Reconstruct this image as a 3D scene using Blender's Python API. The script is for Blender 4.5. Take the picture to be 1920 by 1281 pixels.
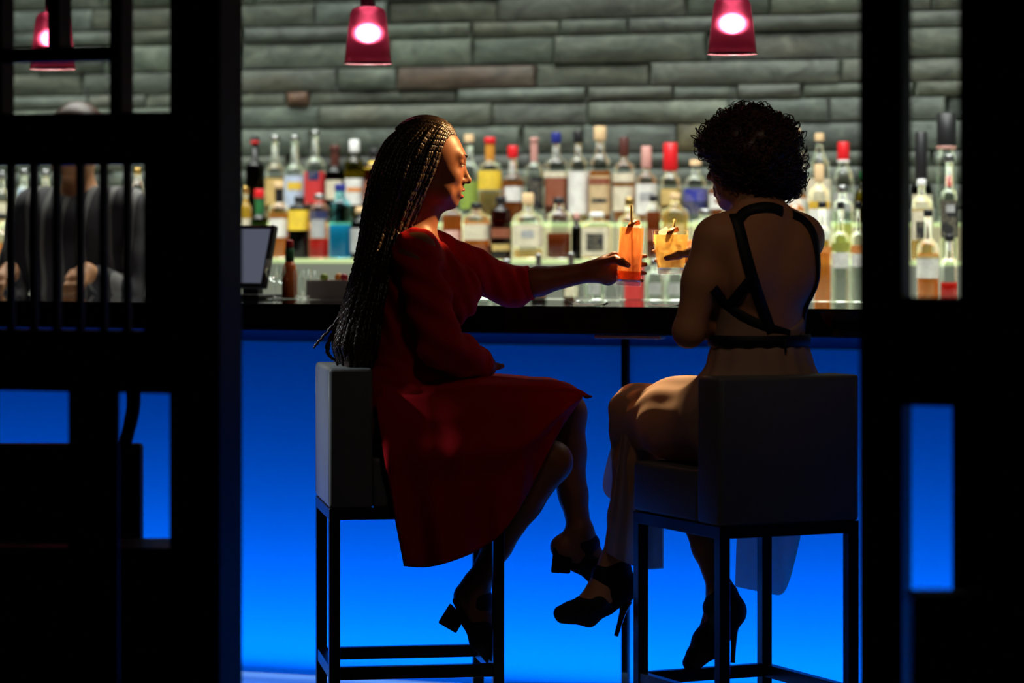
import bpy, bmesh, math, random
import numpy as np
from mathutils import Vector, Matrix
from mathutils.bvhtree import BVHTree

for o in list(bpy.data.objects):
    bpy.data.objects.remove(o, do_unlink=True)
SC = bpy.context.scene
COL = SC.collection
random.seed(7)
RNG = np.random.default_rng(7)

# ------------------------------------------------------------------ camera
F = 5600.0            # focal length in pixels of a 1920 wide frame
CX, HY = 960.0, 425.0 # principal column, horizon row
ZC = 1.317            # camera height
cam_d = bpy.data.cameras.new('camera')
cam_d.sensor_width = 36.0
cam_d.lens = F / 1920 * 36
cam_d.shift_y = -(640.5 - HY) / 1920
cam_d.clip_start = 0.1
cam_d.clip_end = 60
cam_d.dof.use_dof = True
cam_d.dof.focus_distance = 7.62
cam_d.dof.aperture_fstop = 2.1
cam = bpy.data.objects.new('camera', cam_d)
cam.location = (0, 0, ZC)
cam.rotation_euler = (math.pi / 2, 0, 0)
COL.objects.link(cam)
SC.camera = cam

# ------------------------------------------------------------------ bar frame
TH = math.radians(20)
UD = Vector((math.cos(TH), -math.sin(TH), 0))   # along the bar, to the right
VD = Vector((math.sin(TH), math.cos(TH), 0))    # away from the guests
BO = Vector((0.058, 8.15, 0))                   # a point under the counter's front edge

def B(u, v, z):
    p = BO + UD * u + VD * v
    return Vector((p.x, p.y, z))

def bar_u(px, v):
    k = (px - CX) / F
    # BO.x + u*c + v*s = k*(BO.y - u*s + v*c)
    c, s = math.cos(TH), math.sin(TH)
    return (k * (BO.y + v * c) - BO.x - v * s) / (c + k * s)

def bar_px(px, py, v):
    p = B(bar_u(px, v), v, 0)
    return Vector((p.x, p.y, ZC - (py - HY) / F * p.y))

def P(px, py, Y):
    return Vector(((px - CX) / F * Y, Y, ZC - (py - HY) / F * Y))

# ------------------------------------------------------------------ world, light, exposure
SC.view_settings.view_transform = 'Standard'
SC.view_settings.look = 'None'
SC.view_settings.exposure = 0.0
SC.view_settings.gamma = 1.0
SC.view_settings.use_curve_mapping = False
w = bpy.data.worlds.new('room_air')
SC.world = w
w.use_nodes = True
w.node_tree.nodes['Background'].inputs[0].default_value = (0.5, 0.45, 0.42, 1)
w.node_tree.nodes['Background'].inputs[1].default_value = 0.0015
SC.cycles.use_denoising = True
SC.cycles.max_bounces = 10
SC.cycles.transparent_max_bounces = 24
SC.cycles.transmission_bounces = 8
SC.cycles.diffuse_bounces = 3
SC.cycles.glossy_bounces = 3
SC.cycles.caustics_reflective = False
SC.cycles.caustics_refractive = False
SC.cycles.sample_clamp_indirect = 4.0
SC.cycles.blur_glossy = 0.5

def aim(o, target):
    o.rotation_euler = (Vector(target) - o.location).to_track_quat('-Z', 'Y').to_euler()

def area(name, loc, target, sx, sy, power, col, spread=180):
    d = bpy.data.lights.new(name, 'AREA')
    d.shape = 'RECTANGLE'
    d.size, d.size_y = sx, sy
    d.energy = power
    d.color = col
    d.spread = math.radians(spread)
    o = bpy.data.objects.new(name, d)
    o.location = loc
    COL.objects.link(o)
    aim(o, target)
    o['kind'] = 'helper'
    return o

def spot(name, loc, target, power, col, ang, blend=0.4, rad=0.03):
    d = bpy.data.lights.new(name, 'SPOT')
    d.energy = power
    d.color = col
    d.spot_size = math.radians(ang)
    d.spot_blend = blend
    d.shadow_soft_size = rad
    o = bpy.data.objects.new(name, d)
    o.location = loc
    COL.objects.link(o)
    aim(o, target)
    o['kind'] = 'helper'
    return o

# wide luminous soffit panel over the back bar
def bar_area(name, u, v, z, tv, tz, lu, lv, power, col, spread=180):
    o = area(name, B(u, v, z), B(u, tv, tz), lu, lv, power, col, spread)
    z_ = (B(u, v, z) - B(u, tv, tz)).normalized()
    x_ = UD.copy()
    y_ = z_.cross(x_).normalized()
    o.rotation_euler = Matrix((x_, y_, z_)).transposed().to_euler()
    return o
bar_area('luminous_soffit', -0.2, 1.66, 2.62, 1.661, 1.3, 6.5, 0.85, 98, (0.95, 1.0, 0.92), 105)
# row of ceiling spots above the aisle, aimed at the bottle fronts
for i, px in enumerate((40, 330, 560, 800, 1040, 1280, 1520, 1780)):
    p = B(bar_u(px, 0.95), 0.95, 2.78)
    spot('bottle_spot', p, B(bar_u(px, 2.03), 2.03, 1.20), 26, (0.95, 0.90, 1.0), 40, 0.7, 0.028)
# added unseen blue-white light under the bar front, brightening the floor
bar_area('floor_fill_strip', -0.3, 0.315, 0.06, 0.3149, 0.0, 8.4, 0.05, 9, (0.22, 0.50, 1.0))
# warm gimbal spots above the counter: one on the woman's face, one on the two drinks
spot('face_spot', (1.10, 8.10, 2.36), (-0.115, 7.755, 1.505), 520, (1.0, 0.56, 0.22), 11, 0.5, 0.03)
spot('drinks_spot', (0.28, 8.70, 2.45), (0.345, 7.82, 1.29), 620, (1.0, 0.66, 0.34), 11, 0.6, 0.03)
# room fill: side light from the left, then two added fills behind the guests
spot('lounge_fill', (-2.5, 7.75, 2.75), (-0.52, 7.66, 0.80), 430, (0.84, 0.92, 1.0), 14, 1.0, 0.08)
spot('lounge_fill', (0.15, 5.6, 2.75), (0.1, 7.6, 0.95), 7.0, (1.0, 0.80, 0.66), 50, 0.9, 0.12)  # added fill lifting the red dress
spot('lounge_fill', (0.95, 5.9, 2.8), (0.62, 7.3, 1.15), 7.0, (1.0, 0.64, 0.42), 24, 0.8, 0.10)  # added fill narrowed to the beige woman's back

# ------------------------------------------------------------------ materials
MATS = {}
def mat(name, col, rough=0.5, metal=0.0, var=0.12, scale=30.0, bump=0.0, bscale=None, spec=0.5, coat=0.0, emit=None, estr=0.0, rand=0.0, trans=0.0, ior=1.45, sheen=0.0, bdist=0.002):
    if name in MATS:
        return MATS[name]
    m = bpy.data.materials.new(name)
    m.use_nodes = True
    nt = m.node_tree
    b = nt.nodes['Principled BSDF']
    L = nt.links
    tc = nt.nodes.new('ShaderNodeTexCoord')
    nz = nt.nodes.new('ShaderNodeTexNoise')
    nz.inputs['Scale'].default_value = scale
    nz.inputs['Detail'].default_value = 4
    L.new(tc.outputs['Object'], nz.inputs['Vector'])
    mx = nt.nodes.new('ShaderNodeMix')
    mx.data_type = 'RGBA'
    c = np.array(col[:3])
    mx.inputs[6].default_value = (*np.clip(c * (1 - var), 0, 1), 1)
    mx.inputs[7].default_value = (*np.clip(c * (1 + var), 0, 1), 1)
    L.new(nz.outputs[0], mx.inputs[0])
    out = mx.outputs[2]
    if rand:
        oi = nt.nodes.new('ShaderNodeObjectInfo')
        hs = nt.nodes.new('ShaderNodeHueSaturation')
        mr = nt.nodes.new('ShaderNodeMapRange')
        mr.inputs[3].default_value = 1 - rand
        mr.inputs[4].default_value = 1 + rand
        L.new(oi.outputs['Random'], mr.inputs[0])
        L.new(mr.outputs[0], hs.inputs['Value'])
        L.new(out, hs.inputs['Color'])
        out = hs.outputs[0]
    L.new(out, b.inputs['Base Color'])
    b.inputs['Roughness'].default_value = rough
    b.inputs['Metallic'].default_value = metal
    b.inputs['Specular IOR Level'].default_value = spec
    b.inputs['IOR'].default_value = ior
    b.inputs['Coat Weight'].default_value = coat
    b.inputs['Transmission Weight'].default_value = trans
    b.inputs['Sheen Weight'].default_value = sheen
    if emit:
        b.inputs['Emission Color'].default_value = (*emit, 1)
        b.inputs['Emission Strength'].default_value = estr
    if bump:
        n2 = nt.nodes.new('ShaderNodeTexNoise')
        n2.inputs['Scale'].default_value = bscale or scale
        n2.inputs['Detail'].default_value = 6
        L.new(tc.outputs['Object'], n2.inputs['Vector'])
        bp = nt.nodes.new('ShaderNodeBump')
        bp.inputs['Strength'].default_value = bump
        bp.inputs['Distance'].default_value = bdist
        L.new(n2.outputs[0], bp.inputs['Height'])
        L.new(bp.outputs[0], b.inputs['Normal'])
    MATS[name] = m
    return m

def node_mat(name):
    m = bpy.data.materials.new(name)
    m.use_nodes = True
    nt = m.node_tree
    for n in list(nt.nodes):
        nt.nodes.remove(n)
    out = nt.nodes.new('ShaderNodeOutputMaterial')
    MATS[name] = m
    return m, nt, out

def thin_glass(name, tint=(0.93, 0.96, 0.94), rough=0.07, ior=1.65, body=0.0, bcol=(0.5, 0.5, 0.5), glint=0.45):
    """thin wall of glass: clear tinted pass-through with a reflecting skin"""
    if name in MATS:
        return MATS[name]
    m, nt, out = node_mat(name)
    L = nt.links
    tr = nt.nodes.new('ShaderNodeBsdfTransparent')
    tr.inputs[0].default_value = (*tint, 1)
    gl = nt.nodes.new('ShaderNodeBsdfGlossy')
    gl.inputs['Roughness'].default_value = rough
    fr = nt.nodes.new('ShaderNodeFresnel')
    fr.inputs[0].default_value = ior
    src = tr.outputs[0]
    if body:
        df = nt.nodes.new('ShaderNodeBsdfTranslucent')
        df.inputs[0].default_value = (*bcol, 1)
        d2 = nt.nodes.new('ShaderNodeBsdfDiffuse')
        d2.inputs[0].default_value = (*bcol, 1)
        ad = nt.nodes.new('ShaderNodeMixShader')
        ad.inputs[0].default_value = 0.4
        L.new(df.outputs[0], ad.inputs[1])
        L.new(d2.outputs[0], ad.inputs[2])
        m2 = nt.nodes.new('ShaderNodeMixShader')
        m2.inputs[0].default_value = body
        L.new(tr.outputs[0], m2.inputs[1])
        L.new(ad.outputs[0], m2.inputs[2])
        src = m2.outputs[0]
    # the skin's glint rides on top of what passes through
    sc = nt.nodes.new('ShaderNodeMath'); sc.operation = 'MULTIPLY'; sc.inputs[1].default_value = glint
    L.new(fr.outputs[0], sc.inputs[0])
    L.new(sc.outputs[0], gl.inputs[0])
    ad2 = nt.nodes.new('ShaderNodeAddShader')
    L.new(src, ad2.inputs[0])
    L.new(gl.outputs[0], ad2.inputs[1])
    L.new(ad2.outputs[0], out.inputs[0])
    return m

def emitter(name, col, strength, var=0.0, scale=8):
    if name in MATS:
        return MATS[name]
    m, nt, out = node_mat(name)
    e = nt.nodes.new('ShaderNodeEmission')
    e.inputs[0].default_value = (*col, 1)
    e.inputs[1].default_value = strength
    nt.links.new(e.outputs[0], out.inputs[0])
    return m

def cloth(name, col, transl=0.2, rough=0.8, wscale=400.0, tcol=None, alpha=0.0):
    """woven cloth: diffuse with light coming through, fine weave relief"""
    if name in MATS:
        return MATS[name]
    m, nt, out = node_mat(name)
    L = nt.links
    b = nt.nodes.new('ShaderNodeBsdfPrincipled')
    b.inputs['Roughness'].default_value = rough
    b.inputs['Sheen Weight'].default_value = 0.0
    b.inputs['Specular IOR Level'].default_value = 0.10
    tc = nt.nodes.new('ShaderNodeTexCoord')
    nz = nt.nodes.new('ShaderNodeTexNoise')
    nz.inputs['Scale'].default_value = 14
    L.new(tc.outputs['Object'], nz.inputs['Vector'])
    mx = nt.nodes.new('ShaderNodeMix')
    mx.data_type = 'RGBA'
    c = np.array(col)
    mx.inputs[6].default_value = (*(c * 0.88), 1)
    mx.inputs[7].default_value = (*np.clip(c * 1.1, 0, 1), 1)
    L.new(nz.outputs[0], mx.inputs[0])
    L.new(mx.outputs[2], b.inputs['Base Color'])
    n2 = nt.nodes.new('ShaderNodeTexNoise')
    n2.inputs['Scale'].default_value = wscale
    L.new(tc.outputs['Object'], n2.inputs['Vector'])
    bp = nt.nodes.new('ShaderNodeBump')
    bp.inputs['Strength'].default_value = 0.15
    bp.inputs['Distance'].default_value = 0.001
    L.new(n2.outputs[0], bp.inputs['Height'])
    L.new(bp.outputs[0], b.inputs['Normal'])
    src = b.outputs[0]
    if transl:
        t = nt.nodes.new('ShaderNodeBsdfTranslucent')
        t.inputs[0].default_value = (*(tcol or col), 1)
        ms = nt.nodes.new('ShaderNodeMixShader')
        ms.inputs[0].default_value = transl
        L.new(src, ms.inputs[1])
        L.new(t.outputs[0], ms.inputs[2])
        src = ms.outputs[0]
    if alpha:
        t = nt.nodes.new('ShaderNodeBsdfTransparent')
        ms = nt.nodes.new('ShaderNodeMixShader')
        ms.inputs[0].default_value = alpha
        L.new(src, ms.inputs[1])
        L.new(t.outputs[0], ms.inputs[2])
        src = ms.outputs[0]
    L.new(src, out.inputs[0])
    return m

# ------------------------------------------------------------------ object helpers
def tag(o, label=None, cat=None, group=None, kind=None):
    if label: o['label'] = label
    if cat: o['category'] = cat
    if group: o['group'] = group
    if kind: o['kind'] = kind
    return o

def empty(name, loc=(0, 0, 0), rz=0.0):
    o = bpy.data.objects.new(name, None)
    o.location = loc
    o.rotation_euler = (0, 0, rz)
    COL.objects.link(o)
    return o

def link(name, me, m=None, parent=None, smooth=False):
    if m is not None:
        me.materials.append(m)
    if smooth and len(me.polygons):
        me.polygons.foreach_set('use_smooth', np.ones(len(me.polygons), dtype=bool))
    o = bpy.data.objects.new(name, me)
    COL.objects.link(o)
    if parent is not None:
        o.parent = parent
    return o

def world_child(o, parent):
    """parent o (built in world coordinates) to parent without moving it"""
    o.parent = parent
    o.matrix_parent_inverse = parent_world(parent).inverted()
    return o

def parent_world(p):
    m = Matrix.LocRotScale(p.location, p.rotation_euler, p.scale)
    if p.parent is not None:
        m = parent_world(p.parent) @ p.matrix_parent_inverse @ m
    return m

def from_bm(name, bm, m=None, parent=None, smooth=False):
    me = bpy.data.meshes.new(name)
    bm.normal_update()
    bm.to_mesh(me)
    bm.free()
    return link(name, me, m, parent, smooth)

def pyd(name, verts, faces, m=None, parent=None, smooth=True):
    me = bpy.data.meshes.new(name)
    me.from_pydata([tuple(v) for v in verts], [], faces)
    me.update()
    return link(name, me, m, parent, smooth)

def bm_box(bm, c, half, rot=None, bevel=0.0, seg=1):
    r = bmesh.ops.create_cube(bm, size=2.0)
    vs = r['verts']
    for v in vs:
        v.co = Vector((v.co.x * half[0], v.co.y * half[1], v.co.z * half[2]))
    if bevel:
        es = list({e for v in vs for e in v.link_edges})
        rb = bmesh.ops.bevel(bm, geom=es, offset=bevel, segments=seg, affect='EDGES', profile=0.6)
        vs = list({v for f in rb['faces'] for v in f.verts} | {v for v in vs if v.is_valid})
    M = Matrix.Translation(Vector(c)) @ (rot.to_4x4() if rot is not None else Matrix.Identity(4))
    for v in vs:
        v.co = M @ v.co
    return vs

def box(name, c, half, m, parent=None, rot=None, bevel=0.0, seg=1, smooth=False):
    bm = bmesh.new()
    bm_box(bm, c, half, rot, bevel, seg)
    return from_bm(name, bm, m, parent, smooth)

def lathe(name, prof, m, parent=None, seg=24, sq=2.0, caps=(True, True), smooth=True, loc=None):
    """revolve (radius, z) profile; sq > 2 squares the cross-section"""
    vs, fs = [], []
    ang = [2 * math.pi * (i + 0.5) / seg for i in range(seg)]
    k = [1.0 / ((abs(math.cos(a)) ** sq + abs(math.sin(a)) ** sq) ** (1.0 / sq)) for a in ang]
    for r, z in prof:
        for a, kk in zip(ang, k):
            vs.append((r * kk * math.cos(a), r * kk * math.sin(a), z))
    n = len(prof)
    for i in range(n - 1):
        for j in range(seg):
            j2 = (j + 1) % seg
            fs.append((i * seg + j, i * seg + j2, (i + 1) * seg + j2, (i + 1) * seg + j))
    if caps[0]: fs.append(tuple(range(seg))[::-1])
    if caps[1]: fs.append(tuple((n - 1) * seg + j for j in range(seg)))
    o = pyd(name, vs, fs, m, parent, smooth)
    if loc is not None:
        o.location = loc
    return o

def tube_data(pts, rad, sides=8, cap=True):
    pts = [Vector(p) for p in pts]
    n = len(pts)
    if not hasattr(rad, '__len__'):
        rad = [rad] * n
    vs, fs = [], []
    t0 = (pts[1] - pts[0]).normalized()
    up = Vector((0, 0, 1)) if abs(t0.z) < 0.9 else Vector((1, 0, 0))
    nrm = (up - t0 * up.dot(t0)).normalized()
    for i in range(n):
        t = (pts[min(i + 1, n - 1)] - pts[max(i - 1, 0)])
        t = t.normalized() if t.length > 1e-9 else t0
        nrm = (nrm - t * nrm.dot(t))
        nrm = nrm.normalized() if nrm.length > 1e-6 else Vector((1, 0, 0))
        bn = t.cross(nrm)
        for j in range(sides):
            a = 2 * math.pi * j / sides
            vs.append(pts[i] + (nrm * math.cos(a) + bn * math.sin(a)) * rad[i])
        t0 = t
    for i in range(n - 1):
        for j in range(sides):
            j2 = (j + 1) % sides
            fs.append((i * sides + j, i * sides + j2, (i + 1) * sides + j2, (i + 1) * sides + j))
    if cap:
        fs.append(tuple(range(sides))[::-1])
        fs.append(tuple((n - 1) * sides + j for j in range(sides)))
    return vs, fs

def tube(name, pts, rad, m, parent=None, sides=8):
    v, f = tube_data(pts, rad, sides)
    return pyd(name, v, f, m, parent, True)

def catmull(ctrl, n):
    c = [Vector(p) for p in ctrl]
    c = [c[0] * 2 - c[1]] + c + [c[-1] * 2 - c[-2]]
    out = []
    segs = len(c) - 3
    for i in range(n):
        t = i / (n - 1) * segs
        k = min(int(t), segs - 1)
        t -= k
        p0, p1, p2, p3 = c[k:k + 4]
        out.append(0.5 * ((2 * p1) + (p2 - p0) * t + (2 * p0 - 5 * p1 + 4 * p2 - p3) * t * t + (3 * p1 - p0 - 3 * p2 + p3) * t ** 3))
    return out

# ------------------------------------------------------------------ implicit surfaces (figures, clothes)
class Vol:
    def __init__(self, lo, hi, h):
        self.lo = np.array(lo, dtype=np.float64)
        self.h = h
        self.n = np.ceil((np.array(hi) - self.lo) / h).astype(int) + 1
        self.D = np.full(self.n, 0.5, dtype=np.float32)

    def _win(self, lo, hi):
        i0 = np.clip(np.floor((np.array(lo) - self.lo) / self.h).astype(int), 0, self.n - 1)
        i1 = np.clip(np.ceil((np.array(hi) - self.lo) / self.h).astype(int) + 1, 1, self.n)
        if np.any(i1 <= i0):
            return None
        ax = [(self.lo[d] + self.h * np.arange(i0[d], i1[d])).astype(np.float32) for d in range(3)]
        X = ax[0][:, None, None]; Y = ax[1][None, :, None]; Z = ax[2][None, None, :]
        return tuple(slice(a, b) for a, b in zip(i0, i1)), X, Y, Z

    def _put(self, sl, d, k, op):
        A = self.D[sl]
        if op == 'sub':
            d = -d
            if k > 0:
                hh = np.maximum(k - np.abs(A - d), 0) / k
                self.D[sl] = np.maximum(A, d) + hh * hh * k * 0.25
            else:
                self.D[sl] = np.maximum(A, d)
        else:
            if k > 0:
                hh = np.maximum(k - np.abs(A - d), 0) / k
                self.D[sl] = np.minimum(A, d) - hh * hh * k * 0.25
            else:
                self.D[sl] = np.minimum(A, d)

    def rcone(self, a, b, r1, r2, k=0.02, op='add'):
        a = np.array(a, dtype=np.float64); b = np.array(b, dtype=np.float64)
        R = max(r1, r2) + k + 0.03
        win = self._win(np.minimum(a, b) - R, np.maximum(a, b) + R)
        if win is None: return self
        sl, X, Y, Z = win
        ab = b - a
        L2 = float(ab @ ab) + 1e-12
        t = np.clip(((X - a[0]) * ab[0] + (Y - a[1]) * ab[1] + (Z - a[2]) * ab[2]) / L2, 0, 1)
        d = np.sqrt((X - a[0] - t * ab[0]) ** 2 + (Y - a[1] - t * ab[1]) ** 2 + (Z - a[2] - t * ab[2]) ** 2) - (r1 + (r2 - r1) * t)
        self._put(sl, d, k, op)
        return self

    def chain(self, pts, rads, k=0.02):
        for i in range(len(pts) - 1):
            self.rcone(pts[i], pts[i + 1], rads[i], rads[i + 1], k)
        return self

    def ell(self, c, r, axes=None, k=0.02, op='add'):
        c = np.array(c, dtype=np.float64)
        R = max(r) + k + 0.03
        win = self._win(c - R, c + R)
        if win is None: return self
        sl, X, Y, Z = win
        A = np.eye(3) if axes is None else np.array([list(x) for x in axes], dtype=np.float64)
        x, y, z = X - c[0], Y - c[1], Z - c[2]
        q = [A[i, 0] * x + A[i, 1] * y + A[i, 2] * z for i in range(3)]
        k0 = np.sqrt(sum((q[i] / r[i]) ** 2 for i in range(3)))
        k1 = np.sqrt(sum((q[i] / r[i] ** 2) ** 2 for i in range(3))) + 1e-9
        self._put(sl, k0 * (k0 - 1) / k1, k, op)
        return self

    def cut(self, p, n, k=0.004):
        """remove everything on the +n side of the plane through p"""
        sl, X, Y, Z = self._win(self.lo, self.lo + self.h * self.n)
        d = (X - p[0]) * n[0] + (Y - p[1]) * n[1] + (Z - p[2]) * n[2]
        self.D = np.maximum(self.D, d.astype(np.float32))
        return self

    def disp(self, fn):
        sl, X, Y, Z = self._win(self.lo, self.lo + self.h * self.n)
        m = np.abs(self.D) < 0.06
        idx = np.nonzero(m)
        x = self.lo[0] + self.h * idx[0]; y = self.lo[1] + self.h * idx[1]; z = self.lo[2] + self.h * idx[2]
        self.D[m] += fn(x, y, z).astype(np.float32)
        return self

    def mesh(self):
        D = self.D
        D[0] = D[-1] = 0.5; D[:, 0] = D[:, -1] = 0.5; D[:, :, 0] = D[:, :, -1] = 0.5
        S = D < 0
        def cor(i, j, k):
            nx, ny, nz = S.shape
            return (slice(i, nx - 1 + i), slice(j, ny - 1 + j), slice(k, nz - 1 + k))
        cnt = np.zeros(tuple(s - 1 for s in S.shape), dtype=np.uint8)
        for i in (0, 1):
            for j in (0, 1):
                for k in (0, 1):
                    cnt += S[cor(i, j, k)]
        act = (cnt > 0) & (cnt < 8)
        I = np.argwhere(act)
        vid = np.full(act.shape, -1, dtype=np.int32)
        vid[act] = np.arange(len(I))
        off = np.array([[i, j, k] for i in (0, 1) for j in (0, 1) for k in (0, 1)])
        V8 = np.stack([D[I[:, 0] + o[0], I[:, 1] + o[1], I[:, 2] + o[2]] for o in off], 1)
        acc = np.zeros((len(I), 3)); n = np.zeros(len(I))
        for a in range(8):
            for b in range(a + 1, 8):
                if np.abs(off[a] - off[b]).sum() != 1: continue
                va, vb = V8[:, a], V8[:, b]
                m = (va < 0) != (vb < 0)
                t = np.where(m, va / np.where(m, va - vb, 1), 0)
                p = off[a] + t[:, None] * (off[b] - off[a])
                acc += p * m[:, None]; n += m
        verts = self.lo + self.h * (I + acc / n[:, None])
        quads = []
        for ax in range(3):
            s0 = [slice(1, -1)] * 3; s1 = [slice(1, -1)] * 3
            s0[ax] = slice(0, -1); s1[ax] = slice(1, None)
            c = S[tuple(s0)] != S[tuple(s1)]
            E = np.argwhere(c)
            neg = S[tuple(s0)][c]
            base = E.copy()
            for d in range(3):
                if d != ax: base[:, d] += 1
            d1, d2 = [(1, 2), (2, 0), (0, 1)][ax]
            def g(a, b):
                q = base.copy(); q[:, d1] -= a; q[:, d2] -= b
                return vid[q[:, 0], q[:, 1], q[:, 2]]
            q = np.stack([g(1, 1), g(0, 1), g(0, 0), g(1, 0)], 1)
            q[~neg] = q[~neg][:, ::-1]
            quads.append(q)
        Q = np.concatenate(quads)
        Q = Q[(Q >= 0).all(1)]
        return verts, Q

    def obj(self, name, m, parent=None, smooth_it=2):
        v, q = self.mesh()
        if smooth_it:
            e = np.concatenate([q[:, [0, 1]], q[:, [1, 2]], q[:, [2, 3]], q[:, [3, 0]]])
            deg = np.bincount(e.ravel(), minlength=len(v)).astype(float)[:, None]
            for _ in range(smooth_it):
                s = np.zeros_like(v)
                for d in range(3):
                    s[:, d] = np.bincount(e[:, 0], v[e[:, 1], d], len(v)) + np.bincount(e[:, 1], v[e[:, 0], d], len(v))
                v = v * 0.45 + 0.55 * s / np.maximum(deg, 1)
        me = bpy.data.meshes.new(name)
        me.vertices.add(len(v)); me.vertices.foreach_set('co', v.astype(np.float32).ravel())
        me.loops.add(len(q) * 4); me.loops.foreach_set('vertex_index', q.astype(np.int32).ravel())
        me.polygons.add(len(q))
        me.polygons.foreach_set('loop_start', np.arange(0, len(q) * 4, 4, dtype=np.int32))
        me.polygons.foreach_set('loop_total', np.full(len(q), 4, dtype=np.int32))
        me.update(calc_edges=True)
        me.validate()
        return link(name, me, m, parent, True)

# ================================================================== SETTING
ROT = Matrix.Rotation(-TH, 3, 'Z')

def bbox(name, u0, u1, v0, v1, z0, z1, m, parent=None, bevel=0.0, seg=1, smooth=False):
    """box aligned with the bar"""
    c = B((u0 + u1) / 2, (v0 + v1) / 2, (z0 + z1) / 2)
    bm = bmesh.new()
    bm_box(bm, (0, 0, 0), (abs(u1 - u0) / 2, abs(v1 - v0) / 2, abs(z1 - z0) / 2), None, bevel, seg)
    o = from_bm(name, bm, m, None, smooth)
    o.location = c
    o.rotation_euler = (0, 0, -TH)
    if parent is not None:
        world_child(o, parent)
    return o

def bar_root(name, u, v, z, label, cat, group=None):
    e = empty(name, B(u, v, z), -TH)
    return tag(e, label, cat, group)

M_black = mat('black_lacquer', (0.006, 0.0055, 0.0055), 0.5, var=0.3, scale=12, bump=0.05, bscale=60, spec=0.2)
M_blackwood = mat('black_stained_wood', (0.007, 0.006, 0.0055), 0.5, var=0.3, scale=9, spec=0.2)
M_floor = mat('polished_grey_floor', (0.30, 0.30, 0.32), 0.28, var=0.15, scale=6, bump=0.03)
M_ceil = mat('dark_ceiling_paint', (0.03, 0.03, 0.032), 0.9, var=0.1)
M_wallp = mat('dark_plaster', (0.02, 0.019, 0.019), 0.9, var=0.2, scale=4)

fl = box('floor', (0, 6.0, -0.05), (5.2, 6.8, 0.05), M_floor); fl['kind'] = 'structure'
ce = box('ceiling', (0, 6.0, 2.95), (5.2, 6.8, 0.05), M_ceil); ce['kind'] = 'structure'
wl = box('wall_left', (-5.25, 6.0, 1.45), (0.05, 6.8, 1.45), M_wallp); wl['kind'] = 'structure'
wr = box('wall_right', (5.25, 6.0, 1.45), (0.05, 6.8, 1.45), M_wallp); wr['kind'] = 'structure'

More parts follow.
